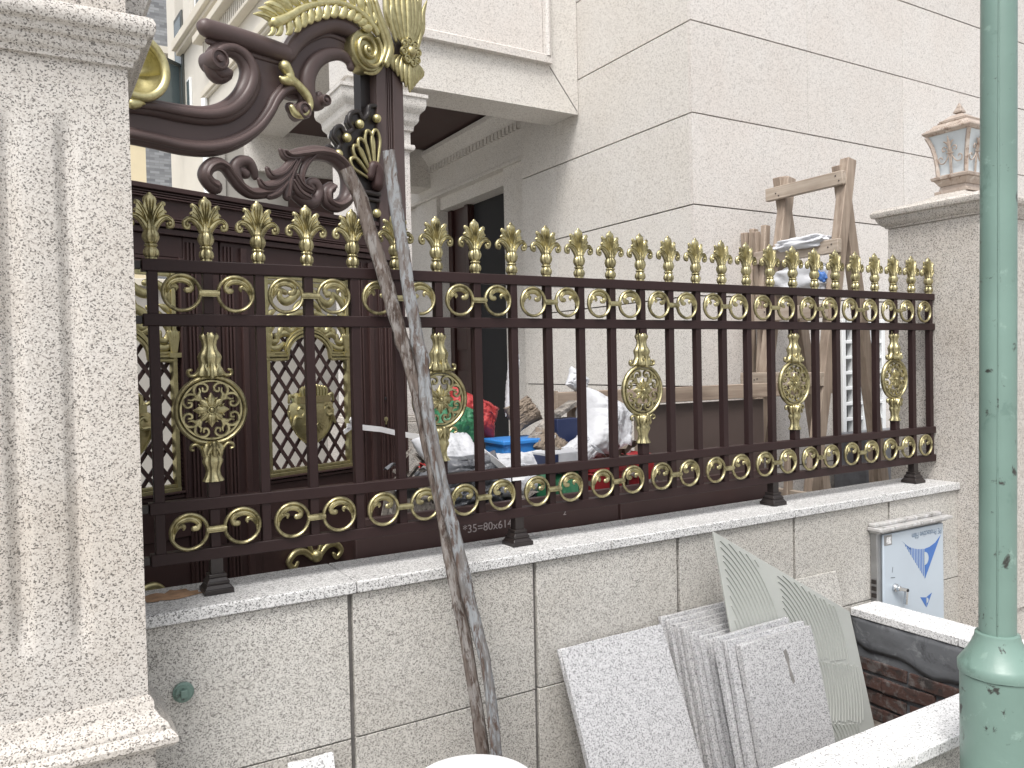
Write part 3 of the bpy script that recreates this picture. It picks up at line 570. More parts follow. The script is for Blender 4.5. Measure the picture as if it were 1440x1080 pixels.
seg['mt'] = barmesh(1.635, R2-RH, .0155); seg['mb'] = barmesh(R3, 1.245, .0155)
full = MB().box(-bw, bw, -bw, bw, R4-.02, R1-.004).mesh('bar', smooth=30); full.materials.append(M['brown'])
for n in range(26):
    x = S*n
    if n in MED:
        for k in (bm_full[0], bm_full[2], 'mt', 'mb'): inst('bar', seg[k], fe, (x, 0, 0), bevel=.0015)
    else: inst('bar', full, fe, (x, 0, 0), bevel=.0015)
# finial
def finial_mesh():
    mb = MB()
    mb.lathe([(.014,-.004),(.0145,.002),(.0135,.005),(.0165,.008),(.0190,.015),(.0180,.024),(.0140,.030),(.0120,.033),(.0150,.035),(.0160,.0375),(.0150,.040),(.0118,.042)], 40, rib=10, amp=.08)
    mb.lathe([(.0118,.042),(.0155,.046),(.0195,.055),(.0205,.062),(.0185,.071),(.0145,.077),(.0160,.080),(.0145,.084),(.012,.092),(.011,.10),(.008,.112)], 40, rib=9, amp=.09)
    F = lambda u, v, w: Vector((u, w, v))
    P = lambda pts, sq=.75, w=0, n=8: mb.ptube(pts, F, n, sq, w, 4)
    # filled palmette body, grooves come from the ribs laid on it
    mb.prism([(-.012,.074),(.012,.074),(.022,.096),(.040,.112),(.036,.122),(.033,.146),(.024,.146),(.016,.140),(.013,.160),(0,.168),(-.013,.160),(-.016,.140),(-.024,.146),(-.033,.146),(-.036,.122),(-.040,.112),(-.022,.096)], F, -.0055, .0055)
    P([(0,.078,.009),(0,.10,.0085),(0,.125,.009),(0,.142,.0135),(0,.155,.0175),(0,.166,.0145),(0,.173,.006)], .5, 0, 12)
    for r in (-1, 0, 1): P([(r*.002,.08,.0026),(r*.004,.12,.0024),(r*.008,.145,.0026),(r*.008,.160,.002)], 4.6 if r else 5.2)
    for s in (-1, 1):
        P([(s*.004,.078,.008),(s*.009,.105,.0085),(s*.0175,.128,.0085),(s*.027,.145,.0080),(s*.0345,.1525,.0050),(s*.037,.147,.003)], .8)
        for r in (-.003, .003): P([(s*(.004+r),.08,.0024),(s*(.009+r),.11,.0022),(s*(.0175+r),.132,.0022),(s*(.028+r),.148,.0018)], 4.2)
        P([(s*.010,.10,.006),(s*.022,.120,.0075),(s*.032,.130,.0060),(s*.0395,.128,.0034)], .9)
        P([(s*.010,.10,.0022),(s*.022,.122,.0022),(s*.033,.132,.0018)], 4.0)
        P([(s*.006,.074,.010),(s*.015,.094,.0100),(s*.029,.109,.0090),(s*.043,.114,.0075),(s*.0545,.105,.0066),(s*.0545,.092,.0060),(s*.045,.089,.0052),(s*.0425,.098,.0046)], 1.0)
        for r in (-.0035, .0035): P([(s*(.006-r),.076+r,.0022),(s*(.015-r),.097+r,.0022),(s*(.029-r*.4),.112+r,.0022),(s*.043,.116+r,.0018),(s*.0535,.107+r,.0016)], 5.0)
        mb.ball((s*.0485, 0, .0985), .0066, 8, (1, 1.7, 1))
    return mb.mesh('finial', smooth=50)
fm = finial_mesh(); fm.materials.append(M['gold'])
for n in range(26): inst('finial', fm, fe, (S*n, 0, R1), (0, 0, random.uniform(-.06, .06)))
# ring pairs
def ringpair_mesh():
    mb = MB(); F = lambda u, v, w: Vector((u, w, v)); R = .0475
    for s in (-1, 1):
        cx = s*S/2
        mb.ring(F, cx, 0, R, .0052, 1.3, 40, 8)
        def P(pts, sq=.8, w=0): mb.ptube([(cx + s*p[0]*R, p[1]*R, p[2]*R) for p in pts], F, 8, sq, w, 5)
        # the outer side of each ring carries the leaf (mirrored)
        P([(.86,-.40,.05),(.82,.08,.12),(.60,.54,.17),(.14,.74,.19),(-.28,.68,.19),(-.52,.46,.17),(-.46,.20,.18),(-.24,.16,.17)], .7)
        P([(.84,-.10,.06),(.68,.26,.14),(.46,.40,.15),(.28,.32,.13),(.30,.18,.08)], .8)
        for q, t in ((.10, .04), (-.02, .045), (-.13, .04)):
            P([(.80+q*.3,0,t),(.62+q*.6,.52+q*.6,t),(.14+q*.2,.76+q,t),(-.30-q*.4,.68+q,t),(-.54-q,.42,t)], 3.2)
        P([(.72,.12,.035),(.52,.43,.045),(.32,.38,.04)], 3.4)
    mb.box(-S/2+R-.002, S/2-R+.002, -.006, .006, -.0085, .0085)
    mb.tube([(-S/2+R-.004, -.003, 0), (S/2-R+.004, -.003, 0)], .0075, 8)
    return mb.mesh('ring_pair', smooth=50)
rm = ringpair_mesh(); rm.materials.append(M['gold'])
def halfmesh():
    b = bmesh.new(); b.from_mesh(rm); bmesh.ops.delete(b, geom=[v for v in b.verts if v.co.x > .012], context='VERTS'); me = bpy.data.meshes.new('ring_pair'); b.to_mesh(me); b.free()
    me.materials.append(M['gold']); return me
hm = halfmesh()
for n in range(1, 26, 2):
    for zt, zb in ((R1-RH, R2), (R3-RH, R4)):
        inst('ring_pair', rm if n < 25 else hm, fe, (S*n, -.0215, (zt+zb)/2), (0, random.uniform(-.01, .01), 0))
# medallion
def medallion_parts():
    F = lambda u, v, w: Vector((u, w, v)); R = .0925
    a = MB(); a.ring(F, 0, 0, R-.001, .0066, 1.3, 56, 8); a.ring(F, 0, 0, R-.0125, .0045, 1.4, 56, 6)
    b = MB()
    for q in range(4):
        c, s = math.cos(q*PI/2), math.sin(q*PI/2); G = lambda u, v, w: F(u*c - v*s, u*s + v*c, w)
        for k in (-1, 1):
            b.ptube([(k*.034,.030,.0045),(k*.043,.044,.0052),(k*.044,.060,.0054),(k*.034,.072,.0052),(k*.018,.0725,.0048),(k*.0085,.063,.0045),(k*.012,.052,.0043),(k*.021,.052,.0045),(k*.0215,.060,.004)], G, 6, 1.4, 0, 4)
            b.ptube([(k*.026,.026,.005),(k*.038,.031,.0058),(k*.050,.030,.0030)], G, 6, 1.3, 0, 3); b.ptube([(k*.036,.040,.004),(k*.028,.050,.0042),(k*.030,.060,.002)], G, 6, 1.3, 0, 3)
        b.ptube([(.020,.020,.0045),(.034,.034,.0042)], G, 6, 1.2, 0, 2)
    f = MB()
    for q in range(8):
        an = q*PI/4; c, s = math.cos(an), math.sin(an); G = lambda u, v, w: F(u*c - v*s, u*s + v*c, w)
        L = .047 if q % 2 == 0 else .043; wd = .0155 if q % 2 == 0 else .0135
        f.ptube([(0,.004,.004),(0,L*.35,wd),(0,L*.6,wd*.85),(0,L*.85,wd*.4),(0,L,.0012)], G, 8, .5, -.004, 3)
        f.ptube([(0,.006,.0018),(0,L*.5,.0022),(0,L*.9,.0014)], G, 6, 2.4, -.009, 3)
        for k in (-1, 1):
            f.ptube([(0,L*.25,.0018),(k*wd*.75,L*.62,.0018)], G, 5, 2.4, -.007, 2); f.ptube([(k*wd*.3,L*.45,.004),(k*wd*1.05,L*.72,.0014)], G, 6, .8, -.005, 2); f.ptube([(k*wd*.2,L*.25,.004),(k*wd*1.1,L*.46,.0014)], G, 6, .8, -.005, 2)
    f.ball((0, -.012, 0), .0075, 10)
    f.ring(F, 0, 0, .010, .0022, 1.4, 16, 6, -.011)
    ncks = []
    for sg, prof in ((1, [(.014,.088),(.034,.094),(.036,.100),(.032,.112),(.027,.120),(.026,.130),(.029,.140),(.030,.147),(.026,.155),(.0195,.166),(.0175,.178),(.0195,.190),(.0235,.196),(.0245,.203),(.021,.209),(.016,.214),(.0155,.226)]),
                     (-1, [(.012,.086),(.026,.094),(.030,.104),(.028,.116),(.0235,.126),(.0235,.134),(.026,.140),(.025,.146),(.0195,.158),(.0175,.170),(.0195,.182),(.0265,.194),(.027,.197),(.016,.199)])):
        n = MB(); G = (lambda u, v, w: Vector((u, w, v*sg)))
        n.lathe(prof, 40, rib=10, amp=.09, F=lambda u, v, w: G(u, v, w*.9))
        for k in (-1, 1):
            n.ptube([(k*.010,.126,.006),(k*.022,.118,.006),(k*.031,.104,.0058),(k*.043,.095,.0055),(k*.055,.097,.0052),(k*.057,.108,.0048),(k*.049,.111,.0042)] if sg > 0 else
                    [(k*.012,.140,.006),(k*.022,.126,.0058),(k*.028,.108,.0055),(k*.040,.094,.0052),(k*.053,.096,.0048),(k*.056,.106,.0042),(k*.049,.109,.0036)], G, 8, 1.4, 0, 5)
            n.ptube([(0,.090,.005),(k*.008,.104,.005),(k*.016,.118,.004),(k*.014,.126,.002)], G, 6, 1, -.026, 3)
        n.ptube([(0,.090,.007),(0,.108,.006),(0,.126,.003)], G, 8, 1, -.028, 3)
        ncks.append(n)
    return a, b, f, ncks
ma, mbb, mf, mn = medallion_parts()
mes = [x.mesh(nm, smooth=50) for x, nm in ((ma, 'medallion'), (mbb, 'scrollwork'), (mf, 'flower'), (mn[0], 'neck'), (mn[1], 'neck'))]
for m_ in mes: m_.materials.append(M['gold'])
for n in MED:
    r = inst('medallion', mes[0], fe, (S*n, 0, MZ))
    for m_ in mes[1:]: inst(m_.name.split('.')[0], m_, r, (S*n, 0, MZ))
# posts on stepped bases
pm = MB().box(-.0165, .0165, -.0165, .0165, .050, R4-RH-CAPZ+.004).mesh('post', smooth=30); pm.materials.append(M['iron'])
bs = MB().frus((0,0), .039, .039, 0, .039, .039, .013).frus((0,0), .037, .037, .013, .030, .030, .024).frus((0,0), .030, .030, .0245, .030, .030, .032).frus((0,0), .029, .029, .032, .022, .022, .042).frus((0,0), .0235, .0235, .0425, .0235, .0235, .052).mesh('post_base', smooth=25)
bs.materials.append(M['iron'])
for n in BASE:
    p = inst('post', pm, fe, (S*n, 0, CAPZ+.001), bevel=.001); inst('post_base', bs, p, (S*n, 0, CAPZ+.001), bevel=.0015)
# ================================================================== THE ORNATE GATE (stands open, 21 degrees off the fence)
gt = thing('ornate_gate', 'tall dark brown double gate with scrolled crown, lattice windows and gilt ornament', 'gate', (1.0, 1.3, .35))
ag = math.radians(21); GU = Vector((math.cos(ag), math.sin(ag), 0)); GN = Vector((math.sin(ag), -math.cos(ag), 0)); GO = Vector((1.17541, 1.37667, 0))
def FG(u, v, w): return GO + GU*u + GN*w + Vector((0, 0, v))
BR, GD, GB = M['brown_gate'], M['gold_gate'], M['gold_bright']
# header beam with stepped grooves
hd = obj('header', MB().fbox(FG, -1.95, .015, 2.040, 2.252, -.052, -.0462).fbox(FG, -1.95, .015, 2.085, 2.252, -.046, .0).fbox(FG, -1.95, .015, 2.232, 2.252, .001, .022), BR, gt, 30, bevel=.003)
for k, (a, b, w) in enumerate(((2.222, 2.228, .014), (2.212, 2.218, .016), (2.202, 2.208, .018), (2.128, 2.134, .018), (2.118, 2.124, .024), (2.094, 2.112, .034), (2.0685, 2.090, .020))):
    obj('moulding', MB().fbox(FG, -1.95, .014, a, b, .0005, w), BR, hd, 30, bevel=.0015)
# ---- two leaves
def leaf(c, nm_lock):
    u0, u1 = c-.425, c+.425
    L = obj('leaf', MB().fbox(FG, u0, u0+.155, .40, 2.068, -.045, .0).fbox(FG, u1-.155, u1, .40, 2.068, -.045, .0).fbox(FG, u0+.156, u1-.156, 1.985, 2.068, -.045, 0)
            .fbox(FG, u0+.156, u1-.156, .90, 1.055, -.045, 0).fbox(FG, u0+.156, u1-.156, .40, .899, -.04, -.012), BR, gt, 30, bevel=.003)
    st = MB()
    for s in (u0, u1-.155):
        for q in (.012, .028, .044): st.fbox(FG, s+q, s+q+.008, .42, 2.05, .0005, .010)
        st.fbox(FG, s+.085, s+.110, .42, 2.05, .0005, .016)
    obj('stile_moulding', st, BR, L, 30, bevel=.0015)
    pf = MB()      # nested frame round the window
    for q, w, t in ((.158, .012, .012), (.176, .022, .008)):
        pf.fbox(FG, u0+q, u0+q+t, 1.056, 1.984, .0005, w); pf.fbox(FG, u1-q-t, u1-q, 1.056, 1.984, .0005, w)
        pf.fbox(FG, u0+q+t, u1-q-t, 1.056+q-.156, 1.056+q-.156+t, .0005, w); pf.fbox(FG, u0+q+t, u1-q-t, 1.984-q+.156-t, 1.984-q+.156, .0005, w)
    obj('window_frame', pf, BR, L, 30, bevel=.0015)
    obj('window_surround', MB().fbox(FG, u0+.1555, c-.2285, 1.0555, 1.9845, -.03, -.001).fbox(FG, c+.2285, u1-.1555, 1.0555, 1.9845, -.03, -.001).fbox(FG, c-.228, c+.228, 1.0555, 1.0835, -.03, -.001).fbox(FG, c-.228, c+.228, 1.953, 1.9845, -.03, -.001), BR, L, 30)
    bd = MB()
    for k in range(62):
        v = 1.075 + k*.0145
        for s in (-1, 1):
            for j in (0, 1): bd.add([FG(c+s*(.238+.011*j)+a, v+b, 0.0+d) for a, b, d in ((-.004,-.004,0),(.004,-.004,0),(.004,.004,0),(-.004,.004,0),(0,0,.007))], [[0,1,4],[1,2,4],[2,3,4],[3,0,4]])
    for k in range(34):
        u = c - .235 + k*.0142
        for j in (0, 1): bd.add([FG(u+a, 1.062+.011*j+b, 0.0+d) for a, b, d in ((-.004,-.004,0),(.004,-.004,0),(.004,.004,0),(-.004,.004,0),(0,0,.007))], [[0,1,4],[1,2,4],[2,3,4],[3,0,4]])
    obj('bead_border', bd, BR, L, 0, kind='stuff')
    # gilt inner frame
    gf = MB(); a, b = c-.228, c+.228
    for s0, s1 in ((a, a+.017), (b-.017, b)): gf.fbox(FG, s0, s1, 1.084, 1.96, -.02, .012)
    gf.fbox(FG, a, b, 1.084, 1.099, -.02, .014); gf.fbox(FG, a, b, 1.101, 1.112, -.02, .008); gf.fbox(FG, a, b, 1.935, 1.952, -.02, .012); gf.fbox(FG, a, b, 1.912, 1.930, -.02, .006)
    obj('gilt_frame', gf, GD, L, 30, bevel=.0015)
    # lattice bars, clipped to the window
    A0, A1, V0, V1 = c-.217, c+.217, 1.104, 1.70
    sl = .0515/.0375; k = -12
    for d in (1, -1):
        for k in range(-14, 20):
            vb = V0 + .103*k
            if d > 0: ends = [(A0, vb), (A1, vb + sl*(A1-A0))]
            else: ends = [(A1, vb), (A0, vb + sl*(A1-A0))]
            (ua, va), (ub, vb2) = ends
            t0 = max(0, (V0-va)/(vb2-va)); t1 = min(1, (V1-va)/(vb2-va))
            if t1 - t0 < .03: continue
            p = (ua+(ub-ua)*t0, va+(vb2-va)*t0); q = (ua+(ub-ua)*t1, va+(vb2-va)*t1)
            w = -.014 - (.006 if d > 0 else 0)
            obj('lattice_bar', MB().bar(FG(p[0], p[1], w), FG(q[0], q[1], w), .006, .0155, GU*(-(q[1]-p[1])) + Vector((0,0,q[0]-p[0]))), BR, L, 30)
    # gilt arch with scrolled spandrels
    ar = MB()
    for w, r in ((.004, .0085), (.008, .0070), (.002, .0070)):
        o = {.0085: 0, .0070: .015 if w > .005 else .028}[r]
        pts = [(c-.225, 1.590+o, r), (c-.13, 1.590+o, r), (c-.118, 1.598+o, r)]
        pts += [(c + (.118+o*.6)*math.cos(t), 1.598 + (.100+o)*math.sin(t), r) for t in [PI*(1-k/10) for k in range(1, 10)]] + [(c+.118, 1.598+o, r), (c+.13, 1.590+o, r), (c+.225, 1.590+o, r)]
        ar.ptube(pts, FG, 6, 1.3, w, 3)
    obj('gilt_arch', ar, GD, L, 50)
    sp = MB()
    for s in (-1, 1):
        X = lambda pts, k=1: [(c + s*p[0], p[1], p[2]*k) for p in pts]
        for pts in ([(.02,1.80,.008),(.06,1.79,.011),(.10,1.77,.012),(.118,1.735,.011),(.10,1.71,.010),(.078,1.722,.009),(.085,1.745,.008)],
                    [(.12,1.79,.006),(.15,1.77,.011),(.185,1.74,.012),(.205,1.70,.010),(.19,1.665,.009),(.165,1.67,.009),(.165,1.695,.008)],
                    [(.08,1.68,.005),(.11,1.70,.010),(.14,1.70,.010),(.16,1.68,.006)],
                    [(.13,1.66,.005),(.155,1.64,.010),(.185,1.635,.010),(.21,1.65,.006)],
                    [(.02,1.90,.008),(.05,1.88,.012),(.085,1.85,.013),(.12,1.84,.012),(.145,1.86,.010),(.135,1.885,.009),(.112,1.88,.008)],
                    [(.15,1.89,.006),(.18,1.87,.011),(.205,1.84,.012),(.215,1.81,.008)],
                    [(.0,1.83,.010),(.03,1.84,.010),(.06,1.82,.009),(.075,1.80,.005)],
                    [(.13,1.73,.005),(.145,1.715,.009),(.15,1.69,.008)], [(.17,1.80,.004),(.19,1.79,.009),(.212,1.77,.006)],
                    [(.04,1.755,.004),(.06,1.745,.009),(.07,1.72,.007)], [(.02,1.72,.006),(.05,1.73,.009),(.075,1.755,.006)]):
            sp.ptube(X(pts, 1.5), FG, 8, .7, -.002, 4)
    sp.ptube([(c,1.715,.012),(c,1.76,.016),(c,1.80,.012),(c,1.85,.018),(c,1.90,.01)], FG, 8, .8, 0, 4)
    obj('gilt_scrollwork', sp, GD, L, 50)
    for s in (-1, 1):           # little capital at the arch spring
        cp = MB(); uu = c + s*.218
        cp.fbox(FG, uu-.030, uu+.030, 1.735, 1.752, -.01, .024).fbox(FG, uu-.026, uu+.026, 1.60, 1.618, -.01, .020)
        for k in (-2, -1, 0, 1, 2): cp.ptube([(uu+.004*k,1.622,.006),(uu+.007*k,1.66,.007),(uu+.011*k,1.695,.007),(uu+.013*k,1.71-.006*abs(k),.003)], FG, 6, .8, .008, 3)
        obj('gilt_capital', cp, GD, L, 45)
    # shield
    N = 20; out = [(.0,1.205),(.045,1.225),(.085,1.262),(.112,1.31),(.122,1.355),(.118,1.39),(.095,1.40),(.102,1.425),(.088,1.44)]
    poly = [(c+x, y) for x, y in out] + [(c-x, y) for x, y in reversed(out[1:])]
    sh = MB().prism(poly, FG, .0, .012)
    cen = (c, 1.33); vs = []; m = len(poly)
    for t, d in ((1, .0121), (.85, .024), (.5, .036), (.2, .040)): vs += [FG(cen[0]+(x-cen[0])*t, cen[1]+(y-cen[1])*t, d) for x, y in poly]
    sh.add(vs, [[r*m+i, r*m+(i+1) % m, (r+1)*m+(i+1) % m, (r+1)*m+i] for r in range(3) for i in range(m)] + [[3*m+i for i in range(m)]])
    S_ = obj('shield', sh, GD, L, 50)
    cwn = MB()
    for k in range(-4, 5): cwn.ptube([(c+.016*k,1.42,.009),(c+.017*k,1.45,.0095),(c+.015*k,1.475-.003*abs(k),.007)], FG, 7, 1.2, .03, 3)
    cwn.fbox(FG, c-.085, c+.085, 1.395, 1.425, .01, .042)
    for s in (-1, 1):
        cwn.ptube([(c+s*.115,1.30,.006),(c+s*.10,1.335,.008),(c+s*.07,1.335,.008),(c+s*.055,1.36,.008),(c+s*.075,1.378,.007),(c+s*.088,1.365,.006)], FG, 7, 1, .03, 4)
        cwn.ptube([(c+s*.122,1.40,.006),(c+s*.116,1.43,.008),(c+s*.098,1.425,.007)], FG, 7, 1, .012, 4)
        cwn.ptube([(c+s*.120,1.36,.005),(c+s*.112,1.31,.006),(c+s*.085,1.262,.006),(c+s*.045,1.225,.005),(c,1.206,.005)], FG, 6, 1, .012, 4)
    for k in range(-4, 5):
        t = math.radians(20*k); cwn.ptube([(c+.018*math.sin(t),1.31-.012*math.cos(t),.003),(c+.062*math.sin(t),1.31-.055*math.cos(t),.0012)], FG, 5, 1.6, .037, 2)
    obj('shield_relief', cwn, GD, S_, 50)
    ft = MB()
    for s in (-1, 1):
        ft.ptube([(c+s*.02,.70,.014),(c+s*.06,.735,.016),(c+s*.11,.74,.016),(c+s*.145,.705,.014),(c+s*.12,.675,.012),(c+s*.10,.695,.010)], FG, 8, 1, .01, 5)
        ft.ptube([(c+s*.01,.70,.010),(c+s*.035,.76,.010),(c+s*.06,.80,.006)], FG, 8, 1, .01, 4)
    ft.ball(FG(c, .705, .015), .03, 10)
    obj('lower_ornament', ft, GD, L, 50)
    return L
lf1 = leaf(-1.270, False); lf2 = leaf(-.412, True)
# lock side on the right stile
lk = MB().fbox(FG, -.005, .20, .40, 2.068, -.06, -.002)
for q in (.012, .024, .05, .074, .086, .12, .132, .165, .178): lk.fbox(FG, q, q+.007, .42, 2.06, -.0015, .008)
ls = obj('lock_stile', lk, BR, gt, 30, bevel=.0015)
obj('keyhole', MB().lathe([(.012,0),(.012,.004),(.006,.006)], 12, F=lambda u, v, w: FG(.037+u, 1.29+w, .009+v)).fbox(FG, .033, .041, 1.265, 1.285, .008, .013), M['gold'], ls)
obj('latch_hole', MB().fbox(FG, .033, .045, 1.385, 1.400, .008, .0105), M['dark_in'], ls)
# tall post at the right
ps = MB().fbox(FG, .025, .205, 2.071, 3.16, -.09, .0)
for a, b, w in ((.025, .085, .018), (.092, .098, .012), (.106, .112, .012), (.120, .126, .012), (.134, .204, .018)): ps.fbox(FG, a, b, 2.072, 3.10, .0005, w)
po = obj('post', ps, M['brown_crown'], gt, 30, bevel=.002)
obj('post_return', MB().fbox(FG, -.035, .024, 2.254, 3.02, -.08, -.03), M['iron'], po, 30)  # near-black metal; the shadow strip beside the post is put into its colour
def tr(name, k=1.0): return [(p[0], p[1], p[2]*k) if len(p) > 2 else p for p in T[name]]
# crown
cp_ = MB().prism(tr('plate'), FG, -.03, .0)
CRN = M['brown_crown']
cw = obj('crown', cp_, CRN, gt, 30)
for k, w, sq, sc_ in (('top_roll', .012, .9, .95), ('top_fillet', .0, .7, .9), ('arch_roll', .012, .9, .95), ('arch_fillet', .0, .7, .9), ('hook', .004, .75, .92), ('low_roll', .004, .75, .85), ('c_scroll', .006, .85, .92)):
    obj('scroll_moulding', MB().ptube(tr(k, sc_), FG, 16, sq, w, 7), CRN, cw, 60)
def shift(p, d): return [(x + (d*a), y + (d*b), r) for (x, y, r), a, b in p]
for k in ('hook', 'low_roll'):      # raised inner bead following each scroll
    obj('scroll_bead', MB().ptube([(u, v, r*.45) for u, v, r in tr(k)], FG, 10, .8, .03, 7), CRN, cw, 60)
# cylindrical scroll ends
for (u, v), r, d in ((tr('hook')[-3][:2], .042, .085), (tr('low_roll')[-2][:2], .036, .075), (tr('c_scroll')[-2][:2], .026, .07)):
    obj('scroll_end', MB().lathe([(r*.9,-.03),(r,-.025),(r,d*.7),(r*.92,d*.8),(r*.75,d*.82),(r*.7,d*.72),(r*.35,d*.72),(r*.3,d*.84),(.002,d*.86)], 22, F=lambda a, b, c: FG(u+a, v+c, b)), CRN, cw, 40)
for k, m in (('gold_s', .04), ('gold_s_leaf', .04)):
    obj('gilt_leaf', MB().ptube(tr(k, 1.1), FG, 10, 1.0, m, 5), GB, cw, 60)
cu = MB(); CU, CV, CR = -1.19, 2.665, .112          # gilt bowl, open towards the front and up
for i in range(11):
    for j in range(25):
        ph = PI/2*i/10; th = 2*PI*j/24; q = CR*math.sin(ph)
        cu.v.append(FG(CU + q*math.cos(th), CV + q*math.sin(th)*1.0, .05 - CR*1.05*math.cos(ph) - .02*math.sin(th)))
cu.f += [[i*25+j, i*25+j+1, (i+1)*25+j+1, (i+1)*25+j] for i in range(10) for j in range(24)]
co_ = obj('gilt_cup', cu, GB, cw, 60)
sm = co_.modifiers.new('thick', 'SOLIDIFY'); sm.thickness = .01; sm.offset = 0
obj('gilt_rim', MB().ptube([(CU + CR*math.cos(t), CV + CR*math.sin(t), .017) for t in [-2.4 + 3.5*k/14 for k in range(15)]], FG, 10, 1.2, .052, 3), GB, cw, 60)
obj('gilt_tip', MB().ptube(tr('shell_bit'), FG, 8, .8, .05, 4), GB, cw, 60)
# big acanthus leaf on the arch
spn = cr(T['leaf_spine'], 6); lf = MB(); lf.ptube(T['leaf_spine'], FG, 8, 1.0, .06, 6)
for i in range(0, len(spn)-1, 3):
    u, v, r = spn[i]; u2, v2, _ = spn[min(i+1, len(spn)-1)]; t = Vector((u2-u, v2-v)).normalized(); nx, ny = -t.y, t.x
    s = .6 + .4*min(1, i/8)
    L1, L2 = .105*s, .075*s
    lf.ptube([(u,v,.006),(u+nx*L1*.35-t.x*.010,v+ny*L1*.35-t.y*.010,.026*s),(u+nx*L1*.7-t.x*.035,v+ny*L1*.7-t.y*.035,.023*s),(u+nx*L1*.9-t.x*.075,v+ny*L1*.9-t.y*.075,.003)], FG, 8, .55, .058, 4)
    lf.ptube([(u,v,.003),(u+nx*L1*.4-t.x*.012,v+ny*L1*.4-t.y*.012,.004),(u+nx*L1*.85-t.x*.065,v+ny*L1*.85-t.y*.065,.002)], FG, 6, 1.5, .068, 3)
    lf.ptube([(u,v,.005),(u-nx*L2*.4-t.x*.010,v-ny*L2*.4-t.y*.010,.021*s),(u-nx*L2*.75-t.x*.03,v-ny*L2*.75-t.y*.03,.018*s),(u-nx*L2*.8-t.x*.055,v-ny*L2*.8-t.y*.055,.003)], FG, 8, .7, .062, 4)
obj('gilt_acanthus', lf, GB, cw, 60)
vo = MB(); (vu, vv), = T['vol']
pts = [(vu + (.090-.0066*a)*math.cos(-a+.9), vv + (.090-.0066*a)*math.sin(-a+.9), .0105) for a in [k*.40 for k in range(33)]]
vo.ptube(pts, FG, 8, 1.5, .055, 3)
vo.lathe([(.098,-.03),(.100,-.02),(.100,.040),(.094,.050),(.05,.050),(.002,.052)], 28, F=lambda a, b, c: FG(vu+a, vv+c, b))
vo.ball(FG(vu, vv, .06), .014, 10)
obj('gilt_volute', vo, GD, cw, 50)
gb = MB()
for k, dw in ((-.6, .0), (0, .012), (.6, .0)):
    gb.ptube([(u + k*.028, v - k*.006, r*.62) for u, v, r in T['gold_band']], FG, 8, 1.0, .06+dw, 5)
gb.ptube([(u-.05, v-.02, .012) for u, v, r in T['gold_band'][:3]] + [(vu+.05, vv+.085, .01)], FG, 8, 1, .065, 5)
gb.ptube([(u+.0, v+.0, .02) for u, v, r in T['gold_band']] + [(vu+.06, vv-.085, .012), (vu, vv-.1, .01)], FG, 8, .7, .03, 5)
obj('gilt_band', gb, GD, cw, 60)
# flower and leaves on top of the post
(fu, fv), = T['flower']; fw = .06
fl = MB()
for k in range(8):
    a = k*PI/4 + .2; fl.ring(lambda u, v, w: FG(fu, fv, fw) + (GU*(math.cos(a)*u - math.sin(a)*v) + Vector((0,0,1))*(math.sin(a)*u + math.cos(a)*v)) + GN*w, .052, 0, .0165, .0062, 1.4, 14, 6)
    fl.ball(FG(fu + math.cos(a)*.052, fv + math.sin(a)*.052, fw-.004), .013, 8)
fl.ball(FG(fu, fv, fw), .028, 14); fl.ring(FG, fu, fv, .028, .005, 1.2, 20, 6, fw)
F0 = obj('gilt_flower', fl, GD, po, 50)
lv = MB()
for k in range(-4, 5):
    sx = k*.026; hgt = .36 - .022*abs(k)
    lv.ptube([(fu+sx*.5, fv+.05, .010), (fu+sx*1.1, fv+.05+hgt*.35, .021), (fu+sx*1.25, fv+.05+hgt*.7, .016), (fu+sx*(1.0 if abs(k) < 3 else 1.6), fv+.05+hgt, .003)], FG, 8, .9, .045-.006*abs(k), 4)
    dl = .165 - .022*abs(k)
    lv.ptube([(fu+sx*.6, fv-.03, .010), (fu+sx*1.0, fv-.03-dl*.5, .021), (fu+sx*.85, fv-.03-dl, .006)], FG, 8, .9, .045-.005*abs(k), 4)
for s in (-1, 1): lv.ptube([(fu+s*.075, fv+.04, .010), (fu+s*.105, fv+.15, .014), (fu+s*.085, fv+.27, .012), (fu+s*.12, fv+.36, .004)], FG, 8, .9, .03, 4)
obj('gilt_leaves', lv, GD, F0, 60)
obj('flower_backing', MB().prism([(fu-.06,fv-.12),(fu-.0,fv-.16),(fu+.06,fv-.12),(fu+.085,fv+.10),(fu+.08,fv+.40),(fu-.08,fv+.40),(fu-.095,fv+.10)], FG, .018, .030), M['iron'], F0, 30)
# lower scroll between header and post
lo = obj('lower_scroll', MB().ptube(tr('big_c'), FG, 12, 1.1, .01, 6).ptube(tr('c_in'), FG, 12, 1.1, .01, 6).ptube(tr('s1_roll'), FG, 12, 1.1, .01, 6).ptube(tr('s1_curl'), FG, 12, 1.1, .012, 6).ptube(tr('s1_bulb'), FG, 10, 1.1, .012, 6), CRN, gt, 60)
obj('scroll_bead', MB().ptube([(u, v, r*.42) for u, v, r in tr('big_c')], FG, 8, 1.5, .04, 6).ptube([(u, v, r*.42) for u, v, r in tr('s1_roll')], FG, 8, 1.5, .028, 6), CRN, lo, 60)
for k in range(1, 9): obj('acanthus_leaf', MB().ptube(tr('acan%d' % k), FG, 10, .8, .018+.002*k, 5).ptube([(u, v, r*.3) for u, v, r in tr('acan%d' % k)], FG, 6, 2.0, .03+.002*k, 5), CRN, lo, 60)
fp = obj('fan_plate', MB().prism(tr('fan_plate'), FG, -.03, .004), M['iron'], lo, 30)
sc = MB(); rim = T['fan_plate'][:16]
sc.ptube([(u, v, .012) for u, v in rim], FG, 8, 1.0, .006, 4)
obj('fan_rim', sc, M['iron'], fp, 60)
